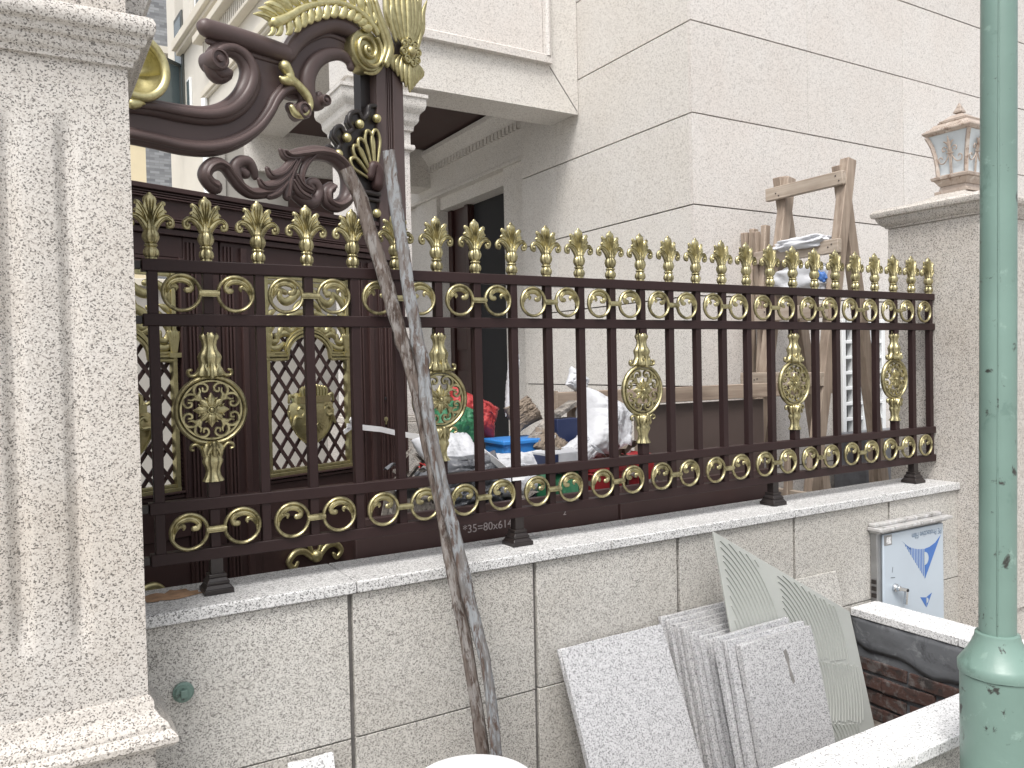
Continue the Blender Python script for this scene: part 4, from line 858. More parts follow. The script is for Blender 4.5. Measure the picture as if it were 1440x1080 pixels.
for u, v in T['bead']: obj('gilt_bead', MB().ball(FG(u, v, .024), .022, 14), GB, fp, 60)
(cu_, cv_), = T['fan_c']
for u, v in T['fan']:
    d = Vector((u-cu_, v-cv_)); L_ = d.length; d.normalize(); nx, ny = -d.y, d.x
    P = lambda t, s: (cu_ + d.x*L_*t + nx*s, cv_ + d.y*L_*t + ny*s)
    pts = [(*P(.22, .006), .006), (*P(.55, .018), .008), (*P(.82, .027), .009), (*P(.98, .016), .009), (*P(1.03, 0), .009), (*P(.98, -.016), .009), (*P(.82, -.027), .009), (*P(.55, -.018), .008), (*P(.22, -.006), .006)]
    obj('gilt_loop', MB().ptube(pts, FG, 8, 1.2, .02, 4), GD, fp, 60)
obj('fan_heart', MB().ptube(tr('shell_r'), FG, 12, 1.1, .022, 5), BR, fp, 60)
obj('fan_bar', MB().ptube(tr('fan_bar'), FG, 10, 1.2, .012, 2).ptube([(u, v-.03, r*.8) for u, v, r in tr('fan_bar')], FG, 10, 1.2, .01, 2), M['iron'], fp, 60)
obj('fan_foot', MB().prism([(-.05,2.254),(.022,2.254),(.022,2.40),(-.02,2.41),(-.06,2.36),(-.035,2.31)], FG, -.02, .002), M['iron'], fp, 30)
# white tape tied round the lattice and pulled across to the fence
tp = thing('white_tape', 'white plastic tape tied from the gate lattice across to a fence bar', 'tape', (1.0, 1.2, 1.2))
tape = MB()
pth = [FG(-.20, 1.275, .03), FG(-.13, 1.262, .03), FG(-.02, 1.245, .035), FG(.10, 1.215, .03), Vector((1.34, 1.05, 1.20)), Vector((1.30, .55, 1.19)), Vector((1.12+.0, .022, 1.165))]
for a, b in zip(pth[:-1], pth[1:]): tape.bar(a, b, .004, .026)
tape.box(1.096, 1.144, -.0155, -.0145, 1.152, 1.178)
obj('band', tape, M['white_p'], tp, 0)
kn = MB()
for k in range(3): kn.bar(FG(-.19, 1.275, .03), FG(-.22-.02*k, 1.31-.03*k, .045), .004, .02)
obj('knot', kn, M['white_p'], tp, 0)
# ================================================================== THINGS IN FRONT OF THE WALL
# planter: two brick walls with granite coping
pl = thing('planter', 'brick planter box with white granite coping in front of the wall', 'planter', (2.2, -.6, 0))
obj('front_wall', MB().box(.6, 2.85, -1.03, -.905, .004, .438), M['g_wall'], pl, 30)
for a, b in ((.6, 1.72), (1.723, 2.69)): slab_piece('coping_stone', a, b, -1.05, -.888, .44, .475, M['g_cap'], pl, .004)
slab_piece('coping_stone', 2.693, 2.868, -1.05, -.60, .44, .475, M['g_cap'], pl, .004)
slab_piece('coping_stone', 2.693, 2.868, -.597, -.134, .44, .475, M['g_cap'], pl, .004)
obj('side_wall', MB().box(2.715, 2.85, -.904, -.117, .004, .438), M['render_d'], pl, 30)
# old brickwork on the inner face, rough grey render above it
bms = []
for i in range(5):
    mb = MB().box(-.008, .008, -.112, .112, -.027, .027); me = mb.mesh('brick', smooth=0)
    for v in me.vertices: v.co += Vector((random.uniform(-.004,.004), random.uniform(-.006,.006), random.uniform(-.004,.004)))
    me.materials.append(M['brick_d']); bms.append(me)
for r in range(5):
    y = -.88 + (.12 if r % 2 else 0) - .1
    while y < -.16:
        if y > -.9 and not (r == 4 and random.random() < .45): 
            inst('brick', random.choice(bms), pl, (2.7105 + random.uniform(-.007,.006), min(max(y+.115, -.785), -.235), .05 + r*.0655), (random.uniform(-.06,.06), random.uniform(-.03,.03), random.uniform(-.05,.05)), bevel=.005)
        y += .238
rn = MB(); nyy, nz = 26, 8; vs = []
for i in range(nyy):
    for j in range(nz):
        y = -.885 + .75*i/(nyy-1); bot = .325 + .05*noise.noise(Vector((y*7, 1, 0))) - .05*max(0, 1-abs(y+.5)*3); z = bot + (.437-bot)*j/(nz-1)
        vs.append((2.698 + .006*noise.noise(Vector((y*14, z*14, 2))) + (.010 if j == 0 else 0), y, z))
rn.add(vs, [[i*nz+j, (i+1)*nz+j, (i+1)*nz+j+1, i*nz+j+1] for i in range(nyy-1) for j in range(nz-1)])
ro = obj('render_patch', rn, M['render_d'], pl, 50); sm = ro.modifiers.new('thick', 'SOLIDIFY'); sm.thickness = .01; sm.offset = 1
# leaning granite slabs
def leaning(name, label, x0, w, ytop, ztop, ybot, zbot, th, mat, group=None, yaw=0.0, roll_=0.0, notch=False):
    """a slab standing on zbot and leaning back; origin at its foot"""
    L = math.hypot(ztop-zbot, ytop-ybot); lean = math.atan2(ytop-ybot, ztop-zbot)
    mb = MB()
    if notch:
        p = [(0,0),(w,0),(w,L),(0,L)]; mb.box(0, w, 0, th, 0, L)
    else: mb.box(0, w, 0, th, 0, L)
    me = mb.mesh(name, smooth=30)
    bm = bmesh.new(); bm.from_mesh(me); bmesh.ops.subdivide_edges(bm, edges=bm.edges[:], cuts=7, use_grid_fill=True)
    cs = seedv = Vector((x0*31, ytop*57, 0))
    for v in bm.verts:
        ex = (v.co.x < .001 or v.co.x > w-.001) + (v.co.z < .001 or v.co.z > L-.001)
        if ex == 2 and random.random() < .5: v.co += Vector(((-1 if v.co.x > w/2 else 1)*random.uniform(0,.010), 0, (-1 if v.co.z > L/2 else 1)*random.uniform(0,.012)))
        elif ex: v.co += Vector((noise.noise(v.co*40+cs), 0, noise.noise(v.co*37+cs)))*.0016
        v.co += Vector((noise.noise(v.co*9), noise.noise(v.co*9+Vector((5,0,0)))*.6, noise.noise(v.co*9+Vector((0,7,0)))))*.0018
    bm.to_mesh(me); bm.free(); me.materials.append(mat)
    o = inst(name, me, None, (x0, ybot, zbot), (-lean, roll_, yaw), bevel=.0025); tag(o, label, 'slab', group); return o
leaning('granite_slab', 'wide pale grey granite slab leaning alone against the wall', 1.17, .435, -.172, .615, -.44, .031, .026, M['g_slab'])
ORD = ['rearmost', 'second', 'third', 'fourth', 'fifth', 'sixth', 'seventh', 'eighth']
for i in range(8):
    t = i/7
    leaning('granite_slab', 'granite slab on edge in the stack behind the combed tile, %s counted out from the wall' % ORD[i], 1.616+.098*t+random.uniform(-.004,.004), .50+random.uniform(-.01,.01), -.153-.182*t, .636-.066*t+random.uniform(-.006,.004), -.292-.190*t, .031, .0190, M['g_slab'], 'granite slabs stacked on edge', yaw=random.uniform(-.006, .004))
leaning('granite_slab', 'granite slab resting on the combed tile, rearmost of the front three', 1.655, .37, -.392, .618, -.532, .031, .022, M['g_slab'], 'granite slabs stacked on edge', yaw=.035)
leaning('granite_slab', 'granite slab sandwiched right behind the slotted one', 1.662, .375, -.424, .614, -.563, .031, .022, M['g_slab'], 'granite slabs stacked on edge', yaw=-.02)
fs = leaning('granite_slab', 'foremost granite slab of the stack with a dark vertical slot in its face', 1.690, .352, -.458, .605, -.600, .031, .024, M['g_slab'], 'granite slabs stacked on edge')
sl = MB().prism([(.190,.535),(.204,.54),(.210,.51),(.205,.48),(.212,.455),(.216,.43),(.205,.425),(.198,.455),(.199,.485),(.193,.51)], lambda u, v, w: Vector((u, w, v)), -.0012, .004)
me = sl.mesh('slot', smooth=0); me.materials.append(M['mortar']); so = bpy.data.objects.new('slot', me); COL.objects.link(so); so.parent = fs
leaning('granite_slab', 'granite offcut leaning on the wall behind the combed tile', 2.22, .39, -.134, .645, -.245, .031, .016, M['g_wall'])
leaning('granite_slab', 'small pale granite offcut at the foot of the wall beside the drum', .285, .125, -.160, .468, -.24, .002, .03, M['g_cap'])
# combed mortar tile: thin plate with trowelled ridges
TL = thing('combed_tile', 'thin grey tile with combed adhesive ridges leaning behind the stacked slabs', 'tile', (2.2, -.3, .031))
ln = .25; cx = -.500
def FT(u, v, w): return Vector((u, cx + ln*v - w, v))
obj('tile_plate', MB().prism([(1.755,.036),(2.386,.036),(2.387,.567),(1.768,.939)], FT, -.009, 0), M['tile'], TL, 30, bevel=.0015)
def inside(u, v):
    return 1.785 < u < 2.375 and .05 < v < .928 - (u-1.768)*.601
def trowel(c, r0, r1, n, a0, a1, keep=lambda u, v: True):
    mb = MB()
    for k in range(n):
        r = r0 + (r1-r0)*k/(n-1); run = []
        for i in range(48):
            a = a0 + (a1-a0)*i/47; u, v = c[0]+r*math.cos(a), c[1]+r*math.sin(a); rr_ = r + .002*noise.noise(Vector((a*6, k*.7, 0))); u, v = c[0]+rr_*math.cos(a), c[1]+rr_*math.sin(a)
            if inside(u, v) and keep(u, v): run.append((u, v, .0034))
            else:
                if len(run) > 2: mb.ptube(run, FT, 5, 1.25, .0012, 1, False)
                run = []
        if len(run) > 2: mb.ptube(run, FT, 5, 1.25, .0012, 1, False)
    if mb.v: obj('adhesive_ridges', mb, M['tile'], TL, 50, kind='stuff')
trowel((1.42, .52), .37, .60, 15, -.2, .9, lambda u, v: u < 1.965 - (v-.75)*.25)
trowel((1.80, .46), .20, .52, 21, -.15, 1.2, lambda u, v: u > 2.035 and v > .40 + (2.30-u)*.25)
trowel((1.86, .37), .20, .50, 20, -.75, .40, lambda u, v: v < .40 + (2.30-u)*.25 and v > .19 + (2.3-u)*.25 and u > 2.0)
trowel((1.95, .10), .16, .40, 16, -.4, .9, lambda u, v: v < .19 + (2.3-u)*.25 and u < 2.30)
# electric box with protective film
eb = thing('electric_box', 'small steel electric box still in blue-printed film, set on the wall', 'electric box', (3.15, -.13, .3))
obj('cabinet', MB().box(2.858, 3.345, -.150, -.1165, .29, .772), M['steel_d'], eb, 30, bevel=.003)
dr_ = obj('box_door', MB().box(2.886, 3.336, -.162, -.1505, .30, .764), M['steel'], eb, 30, bevel=.004)
obj('box_roof', MB().box(2.838, 3.375, -.185, -.1165, .784, .799).box(2.85, 3.36, -.165, -.1165, .7725, .7835).box(2.845, 3.35, -.15, -.1165, .800, .814), M['roof_st'], eb, 30, bevel=.003)
FE = FXZ(-.1624)
def film(name, poly, mat=M['blue'], w=.0): obj(name, MB().prism(poly, FE, -.0006-w, .0), mat, dr_, 0)
cxu = 3.185
film('print', [(cxu, .664), (cxu+.04,.668), (cxu+.085,.682), (cxu+.128,.712), (cxu+.004,.530), (cxu, .528)])
for k in range(12):
    u = cxu - .007 - .0118*k; d = cxu-u; yb_ = .530 + d*1.16; yt_ = .664 + 1.9*d*d
    if yt_ - yb_ > .004: film('print', [(u-.0058, yb_+.0075), (u, yb_+.001), (u, yt_), (u-.0058, yt_+.003)])
film('print', [(cxu-.168,.722), (cxu-.160,.716), (cxu-.10,.676), (cxu-.105,.674)])
film('print_spot', [(cxu + .030*math.sin(t), .620 + .030*math.cos(t)) for t in [PI*k/10 for k in range(11)]], M['steel'], .0008)
film('print', [(3.150,.448),(3.194,.440),(3.194,.395)]); film('print', [(3.198,.441),(3.240,.455),(3.198,.394)])
film('print_spot', [(3.198 + .013*math.sin(t), .426+.012*math.cos(t)) for t in [PI*k/8 for k in range(9)]], M['steel'], .0008)
film('plate', [(2.890,.716),(2.945,.716),(2.945,.762),(2.890,.762)], M['steel_d'])
film('plate', [(2.906,.722),(2.938,.722),(2.938,.752),(2.906,.752)], M['g_cap'], .0008)
def text(body, size, mat, parent, mat4, name='lettering'):
    c = bpy.data.curves.new(name, 'FONT'); c.body = body; c.size = size; c.extrude = .0004; c.align_x = 'CENTER'; c.align_y = 'CENTER'
    t = bpy.data.objects.new(name+'_src', c); COL.objects.link(t); bpy.context.view_layer.update()
    me = bpy.data.meshes.new_from_object(t.evaluated_get(bpy.context.evaluated_depsgraph_get())); bpy.data.objects.remove(t)
    me.name = name; me.transform(mat4); me.transform(Matrix.Translation(-ORG[parent.name])); me.materials.clear(); me.materials.append(mat)
    o = bpy.data.objects.new(name, me); place(o, parent); return o
M['print_grey'] = plain('film_grey_print', (.20,.26,.34), .5)
text('PE Protective Film', .031, M['print_grey'], dr_, Matrix.Translation((3.205, -.1632, .734)) @ Matrix.Rotation(math.radians(90), 4, 'X') @ Matrix.Rotation(PI, 4, 'Z') @ Matrix.Diagonal((1.0, 1.25, 1, 1)))
hn = obj('handle', MB().lathe([(.018,0),(.018,.012),(.012,.014),(.012,.03),(.002,.031)], 14, F=lambda u, v, w: Vector((2.960+u, -.162-v, .524+w))).bar((2.958,-.186,.524), (3.014,-.186,.508), .013, .016).bar((3.012,-.186,.516), (3.004,-.186,.446), .013, .015), M['chrome'], dr_, 40, bevel=.002)
obj('keyhole', MB().lathe([(.007,0),(.007,.002)], 10, F=lambda u, v, w: Vector((3.012+u, -.1925-v, .508+w))), M['dark_in'], hn)
film('scratch', [(2.944,.592),(2.947,.592),(2.951,.615),(2.948,.615)], M['print_g']); film('scratch', [(2.935,.568),(2.965,.565),(2.965,.569),(2.935,.572)], M['print_g'])
for z in (.44, .47, .50): obj('hinge', MB().box(2.851, 2.857, -.146, -.125, z+.05, z+.068), M['iron'], eb)
# green lamp post
gp_ = thing('lamp_post', 'weathered green painted steel post with flared collar on a thick base', 'lamp post', (1.860, -1.195, 0))
PC = (1.848, -1.197, 0)
obj('base', MB().lathe([(.098,0),(.098,.30),(.090,.31),(.089,.4),(.0885,.712)], 40, PC), M['green'], gp_, 30)
cl_ = MB().lathe([(.0885,.713),(.092,.714),(.0935,.722),(.0935,.738),(.089,.744),(.072,.768),(.062,.788),(.054,.806),(.052,.818),(.047,.820)], 40, PC)
for v in cl_.v: v.z += .0025*noise.noise(v*22)
obj('collar', cl_, M['green'], gp_, 40)
sh_ = MB()
m = 24; rr = []
for i in range(m+1):
    z = .815 + (4.6-.815)*i/m; c = (PC[0] + (z-.8)*.030, PC[1] + (z-.8)*.006); rr.append((c[0], c[1], z))
sh_.tube(rr, [.0435 - .0035*i/m for i in range(m+1)], 36)
obj('shaft', sh_, M['green'], gp_, 40)
obj('seam', MB().tube([(x-.0385+.0035*i/m*.8, y-.020, z) for i, (x, y, z) in enumerate(rr)], .0022, 6), M['green'], gp_, 40)
# white drum, only its lid reaches into the picture
dm_ = thing('white_drum', 'white plastic drum whose round lid peeks up beside the leaning poles', 'drum', (.58, -.667, 0))
obj('drum_body', MB().lathe([(.130,0),(.140,.01),(.143,.20),(.146,.21),(.146,.22),(.146,.23),(.146,.53)], 40, (.580, -.667, .001)), M['white_p'], dm_, 40)
obj('drum_lid', MB().lathe([(.151,.515),(.153,.530),(.153,.549),(.149,.553),(.140,.554),(.002,.556)], 48, (.580, -.667, .001)), M['white_p'], dm_, 40)
# two weathered poles leaning on the top rail
PA = [(0.55, 0.006, 2.143), (0.586, -0.012, 2.053), (0.644, -0.069, 1.782), (0.692, -0.123, 1.524), (0.712, -0.157, 1.365), (0.721, -0.177, 1.271), (0.733, -0.198, 1.167), (0.744, -0.228, 1.024), (0.756, -0.258, 0.885), (0.767, -0.297, 0.697), (0.779, -0.348, 0.454), (0.802, -0.443, 0.002)]
PB = [(0.68, -0.016, 2.206), (0.684, -0.048, 2.054), (0.693, -0.106, 1.78), (0.712, -0.16, 1.523), (0.714, -0.192, 1.367), (0.722, -0.212, 1.274), (0.734, -0.233, 1.172), (0.759, -0.263, 1.029), (0.77, -0.292, 0.891), (0.804, -0.332, 0.7), (0.802, -0.382, 0.462), (0.797, -0.479, 0.002)]
def rough_pole(name, label, P, r0, r1, mat, dy, seed):
    Q = []
    for i in range(len(P)-1):
        a, b = Vector(P[i]), Vector(P[i+1]); k = max(1, int((b-a).length/.014))
        Q += [a.lerp(b, j/k) for j in range(k)]
    Q.append(Vector(P[-1])); n = len(Q); mb = MB(); K = 16
    for i, p in enumerate(Q):
        p.x += .004*noise.noise(Vector((p.z*6, seed, 0))); 
    mb.tube(Q, [r0 + (r1-r0)*i/(n-1) for i in range(n)], K)
    for i, p in enumerate(Q):
        for k in range(K):
            v = mb.v[i*K+k]; d = v - p; th = 2*PI*k/K
            prof_ = 1 + .22*math.cos(2*(th + .5*math.sin(p.z*1.7 + seed))) + .10*math.cos(3*th + p.z*2)          # split, half-squared section
            spl = -.38*max(0, 1 - abs(((th + .3*noise.noise(Vector((p.z*1.3, seed, 0)))) % (2*PI)) - 4.4)/.35)     # long drying crack
            knot = .45*sum(math.exp(-((p.z-zk)/.022)**2 - (min(abs(th-ak), 2*PI-abs(th-ak))/.7)**2) for zk, ak in ((1.92-.03*seed, 4.2), (1.35+.02*seed, 5.0), (.82+.01*seed, 3.9), (1.62, 2.5), (1.08, 4.9)))
            mb.v[i*K+k] = p + d*(prof_ + spl + knot + .20*noise.noise(Vector((math.cos(th)*1.6+seed, math.sin(th)*1.6, p.z*9))) + .12*noise.noise(Vector((math.cos(th)*4, math.sin(th)*4+seed, p.z*40))))
    o = obj(name, mb, mat, None, 60); tag(o, label, 'pole', 'weathered poles leaning on the fence'); return o
rough_pole('leaning_pole', 'thick brown weathered pole leaning on the fence, crossing behind its paler partner at mid height', PA, .0190, .0150, M['pole_w'], .0, 3)
rough_pole('leaning_pole', 'paint-flaked grey pole leaning upright on the fence, rising in front of the gate post', PB, .0165, .0138, M['pole_p'], -.034, 11)
# ================================================================== THINGS BEHIND THE FENCE
# brown metal panels standing behind the coping
pn = thing('metal_sheet', 'long reddish brown metal panel with chalk figures behind the coping', 'panel', (1.2, .17, .35))
obj('panel_face', MB().box(.60, 1.678, .152, .18, .352, 1.052), M['brown_gate'], pn, 30, bevel=.003)
text('*35=80x614', .040, M['chalk'], pn, Matrix.Translation((1.09, .1505, .972)) @ Matrix.Rotation(math.radians(90), 4, 'X'), 'chalk_figures')
text('2', .03, M['chalk'], pn, Matrix.Translation((1.42, .1505, .985)) @ Matrix.Rotation(math.radians(90), 4, 'X'), 'chalk_figures')
pn2 = thing('metal_sheet', 'plain dark brown metal panel behind the coping, next to the chalked one', 'panel', (2.1, .17, .35))
obj('sheet', MB().box(1.690, 2.545, .150, .178, .352, 1.055).box(1.683, 1.689, .146, .182, .352, 1.056), M['brown_gate'], pn2, 30, bevel=.003)
bp = thing('brown_board', 'large dark brown board standing under the horizontal plank', 'board', (2.75, .80, .35))
obj('sheet', MB().box(2.32, 3.20, .775, .80, .351, 1.325), M['board'], bp, 30, bevel=.003)
obj('edge_strip', MB().box(2.300, 2.319, .765, .805, .351, 1.327), M['wood'], bp, 30, bevel=.002)
pk = obj('wooden_plank', MB().box(1.80, 3.78, .74, .772, 1.336, 1.412), M['wood_x'], None, 30, bevel=.003); tag(pk, 'long horizontal wooden plank running behind the fence bars', 'plank')
po_ = obj('wooden_post', MB().box(1.90, 1.95, .773, .815, .351, 1.335), M['wood'], None, 30, bevel=.003); tag(po_, 'short timber post holding up the end of the long plank', 'post')
bx = obj('edge_bracket', MB().box(1.79, 1.799, .735, .777, 1.33, 1.418), M['wood_x'], pk, 30)
# wooden trestles
def trestle(name, label, x, y0, y1, zt, spread, bars, th=.042, seed=0, tilt=0):
    t = thing(name, label, 'trestle', (x, (y0+y1)/2, .351), 'wooden trestles behind the fence')
    rnd = random.Random(seed)
    for y in (y0, y1):
        for s in (-1, 1):
            top = Vector((x - s*.014 + rnd.uniform(-.006,.006), y + s*.021, zt + rnd.uniform(-.02,.02))); bot = Vector((x + s*spread, y + s*.021, .351))
            obj('leg', MB().bar(bot, top, th*1.25, th, (0,1,0)), M['wood'], t, 30, bevel=.004)
    for (z, dx, ex0, ex1) in bars:
        sp = spread*(zt-z)/(zt-.351)
        xx = x - sp - .05 if dx < 0 else x + dx
        cb_ = obj('crossbar', MB().bar((xx, y0-ex0, z), (xx, y1+ex1, z), .034, .075), M['wood_y'], t, 30, bevel=.004)
        nl = MB()
        for yy in (y0-.03, y1-.03, y0-.008, y1-.008): nl.ball((xx-.018, yy, z + rnd.uniform(-.02,.02)), .0045, 6)
        obj('nails', nl, M['iron'], cb_, 50)
    return t
trestle('wooden_trestle', 'tall wooden trestle with two crossbars standing behind the fence by the lantern pillar', 3.60, .54, .95, 2.615, .42, [(2.52, -.060, .05, .07), (2.145, -.105, .07, .10), (1.80, -.15, .03, .05), (1.43, -.19, .05, .10), (.80, -.26, .05, .08)], .056, seed=1)
trestle('wooden_trestle', 'lower wooden trestle set close to the house wall, tops just above the finials', 3.50, 1.045, 1.135, 2.325, .12, [(2.19, .075, .02, .0)], .036, seed=2)
for i, (a, b, l) in enumerate((((3.30,.62,.352),(3.52,.66,1.25),'short pale batten leaning inside the tall trestle'), ((3.72,.45,.352),(3.62,.40,1.05),'thin batten propped beside the lantern pillar'), ((3.15,.60,.352),(3.22,.62,1.06),'stubby timber offcut standing by the trestle foot'))):
    o = obj('batten', MB().bar(a, b, .045, .028, (0,1,0)), M['wood'], None, 30, bevel=.003); tag(o, l, 'batten')
# bundle on the trestle's lower bar (white and blue bags)
def blob(name, label, cat, c, size, mat, seed=0, p=.55, amp=.14, f=3.0, n=64, parent=None, group=None, rot=0, fine=.03):
    mb = MB(); m = n//2; vs = []
    def sg(v, e): return math.copysign(abs(v)**e, v)
    for i in range(m+1):
        t = -PI/2 + PI*i/m
        for k in range(n):
            a = 2*PI*k/n
            d = Vector((sg(math.cos(t), p)*sg(math.cos(a), p), sg(math.cos(t), p)*sg(math.sin(a), p), sg(math.sin(t), p)))
            q = 1 + amp*noise.noise(d*f*.5 + Vector((seed*3.1, 0, 0))) + fine*2.4*abs(noise.noise(d*f*1.6 + Vector((0, seed*2.3, 0)))) - fine + fine*1.2*abs(noise.noise(d*f*4.0 + Vector((seed, 0, 1)))) + fine*.5*noise.noise(d*f*9.0)
            d = Vector((d.x*size[0]/2, d.y*size[1]/2, d.z*size[2]/2))*q
            vs.append((c[0] + d.x*math.cos(rot) - d.y*math.sin(rot), c[1] + d.x*math.sin(rot) + d.y*math.cos(rot), c[2] + max(d.z, -size[2]/2)))
    mb.add(vs, [[i*n+k, i*n+(k+1) % n, (i+1)*n+(k+1) % n, (i+1)*n+k] for i in range(m) for k in range(n)])
    o = obj(name, mb, mat, parent, 60)
    if not parent: tag(o, label, cat, group)
    return o
def pillow(name, label, cat, c, size, mat, seed=0, rotz=0.0, tilt=0.0, wr=.05, group=None, lean=0.0):
    """a filled bag: two faces meeting in a seam, corners pinched, folds running in from the seam"""
    N = 40; w, d, h = size; vs = []; idx = {}; mb = MB()
    Rm = Matrix.Rotation(rotz, 3, 'Z') @ Matrix.Rotation(lean, 3, 'Y') @ Matrix.Rotation(tilt, 3, 'X')
    for side in (-1, 1):
        for i in range(N+1):
            for j in range(N+1):
                u, v = 2*i/N-1, 2*j/N-1; e = max(abs(u), abs(v))
                th = ((1-u**4)*(1-v**4))**.55
                x = u*(1 - .10*(1-v*v) - .05*noise.noise(Vector((v*2.2, seed, u)))); z = v*(1 - .08*(1-u*u) - .06*noise.noise(Vector((u*2.2, seed+4, v))))
                f = abs(noise.noise(Vector((u*2.1+seed, v*7.5, side*2)))) + abs(noise.noise(Vector((u*8, v*2.0+seed, side*3))))*.8 + .5*abs(noise.noise(Vector((u*15, v*15, seed+side))))
                y = side*d/2*(th*(1 + .35*noise.noise(Vector((u*1.4, v*1.4, seed+side)))) - wr*4*f*min(1, th*2)*.6)
                p = Rm @ Vector((x*w/2, y, z*h/2)); idx[(side, i, j)] = len(vs) if not (side == 1 and e > .999) else idx[(-1, i, j)]
                if not (side == 1 and e > .999): vs.append(Vector(c) + p)
    fs = [[idx[(s_, i, j)], idx[(s_, i+1, j)], idx[(s_, i+1, j+1)], idx[(s_, i, j+1)]] for s_ in (-1, 1) for i in range(N) for j in range(N)]
    mb.add(vs, fs); o = obj(name, mb, mat, None, 70); tag(o, label, cat, group); return o
blob('folded_bag', 'crumpled white bag hanging over the lower trestle bar', 'bag', (3.47, .72, 2.19), (.13,.34,.07), M['white_s'], 5, .7, .35, 4)
blob('folded_bag', 'white and grey folded bags stuffed under the trestle bar', 'bag', (3.50, .74, 1.985), (.16,.40,.16), M['white_s'], 8, .6, .25, 4)
bb = blob('folded_bag', 'blue printed plastic bag tucked beneath the trestle bar', 'bag', (3.46, .60, 1.99), (.06,.10,.07), M['blue'], 9, .6, .3, 4)
# plastic pallet on edge
pt = thing('plastic_pallet', 'grey plastic grid pallet standing on edge against the house', 'pallet', (4.5, 1.13, .351))
obj('pallet_back', MB().box(4.32, 4.78, 1.15, 1.165, .352, 1.80), M['dark_in'], pt)
for k in range(5): obj('upright', MB().box(4.32+.105*k, 4.355+.105*k, 1.10, 1.149, .352, 1.80), M['winf'], pt, bevel=.003)
for k in range(14): obj('slat', MB().box(4.321, 4.779, 1.105, 1.146, .40+.103*k, .422+.103*k), M['winf'], pt, bevel=.003)
gc = obj('grey_crate', MB().box(4.15, 4.75, .80, 1.06, .351, 1.06), M['grey_bag'], None, 30, bevel=.02); tag(gc, 'dark grey plastic crate below the grid pallet', 'crate')
# heap of building rubbish
hp = MB(); nx, ny = 60, 34; vs = []
for i in range(nx):
    for j in range(ny):
        x = .98 + 1.25*i/(nx-1); y = .30 + .95*j/(ny-1); e = min(i, nx-1-i, j*1.5, (ny-1-j)*1.5)/6.0
        vs.append((x, y, .352 + min(1, e)*(.64 + .05*noise.noise(Vector((x*6, y*6, 0))) + .05*noise.noise(Vector((x*17, y*17, 4))))))
hp.add(vs, [[i*ny+j, (i+1)*ny+j, (i+1)*ny+j+1, i*ny+j+1] for i in range(nx-1) for j in range(ny-1)])
rnd = random.Random(4)
for k in range(90):
    c = Vector((rnd.uniform(1.05, 2.15), rnd.uniform(.38, 1.05), 1.0 + rnd.uniform(0, .08))); d = Vector((rnd.uniform(-1,1), rnd.uniform(-1,1), rnd.uniform(-.5,.9))).normalized()*rnd.uniform(.02, .07)
    hp.bar(c-d, c+d, rnd.uniform(.012,.04), rnd.uniform(.008,.025))
o = obj('rubble_heap', hp, M['rubble'], None, 30); tag(o, 'grey-brown heap of broken building rubble behind the fence', 'rubble', kind='stuff')
sm_ = MB(); rnd = random.Random(12); slot = []
for k in range(150):
    c = Vector((rnd.uniform(1.02, 2.12), rnd.uniform(.36, .92), 1.02 + rnd.uniform(.0, .17)*(1 if rnd.random() < .6 else .4))); a_ = rnd.uniform(0, PI); sz = rnd.uniform(.014, .045); nn_ = len(sm_.f)
    e1 = Vector((math.cos(a_), math.sin(a_), rnd.uniform(-.8,.8)))*sz; e2 = Vector((-math.sin(a_), math.cos(a_), rnd.uniform(-.8,.8)))*sz*rnd.uniform(.4,1); e3 = Vector((0,0,1))*sz*rnd.uniform(.1,.5)
    sm_.add([c-e1-e2, c-e2*.8+e3, c+e1-e2, c+e1*.8+e2*.2-e3, c+e1+e2, c+e2-e3*.6, c-e1+e2, c-e1*1.1+e3*.8, c+e3*1.2], [[0,1,8],[1,2,8],[2,3,8],[3,4,8],[4,5,8],[5,6,8],[6,7,8],[7,0,8]])
    slot += [rnd.choice((0,0,1,1,2,2,3,3,4,5))]*(len(sm_.f)-nn_)
so_ = obj('scattered_scraps', sm_, M['white_s'], None, 0); tag(so_, 'scraps of paper, plastic and card strewn over the rubble heap', 'scraps', kind='stuff')
for m_ in ('grey_bag', 'card', 'rubble', 'redbag', 'navy'): so_.data.materials.append(M[m_])
so_.data.polygons.foreach_set('material_index', slot)
pillow('grey_bag', 'glossy dark grey plastic bag at the left end of the rubbish heap', 'bag', (1.19, .48, 1.08), (.30,.24,.24), M['grey_bag'], 1, .1, -.2, .10)
pillow('white_sack', 'white sack slumped on top of the dark grey bag', 'sack', (1.16, .56, 1.185), (.28,.13,.22), M['white_s'], 2, .15, -.9, .06)
pillow('white_sack', 'small limp white sack lying below the blue tub', 'sack', (1.42, .46, 1.10), (.30,.12,.22), M['white_s'], 12, -.2, -.8, .08)
pillow('green_bag', 'crumpled green plastic bag below the red one', 'bag', (1.245, .70, 1.30), (.24,.14,.20), M['greenbag'], 3, .2, -.5, .10, lean=.3)
pillow('red_bag', 'crumpled red plastic bag lying on the green one', 'bag', (1.385, .80, 1.335), (.26,.13,.17), M['redbag'], 4, -.1, -.5, .10, lean=.45)
pillow('paper_bag', 'crumpled brown paper bag on top of the heap', 'bag', (1.60, .72, 1.325), (.17,.10,.13), M['card'], 6, .3, -.5, .16, lean=-.3)
pillow('white_sheet', 'upright twist of white plastic sheet beside the doorway', 'sheet', (1.63, .86, 1.45), (.075,.05,.30), M['white_s'], 7, .4, .05, .14, lean=.08)
tb = thing('blue_tub', 'shallow blue plastic tub on the rubbish heap', 'tub', (1.52, .66, 1.06))
obj('tub_body', MB().box(1.41, 1.63, .57, .75, 1.06, 1.225), M['bluetub'], tb, 30, bevel=.02)
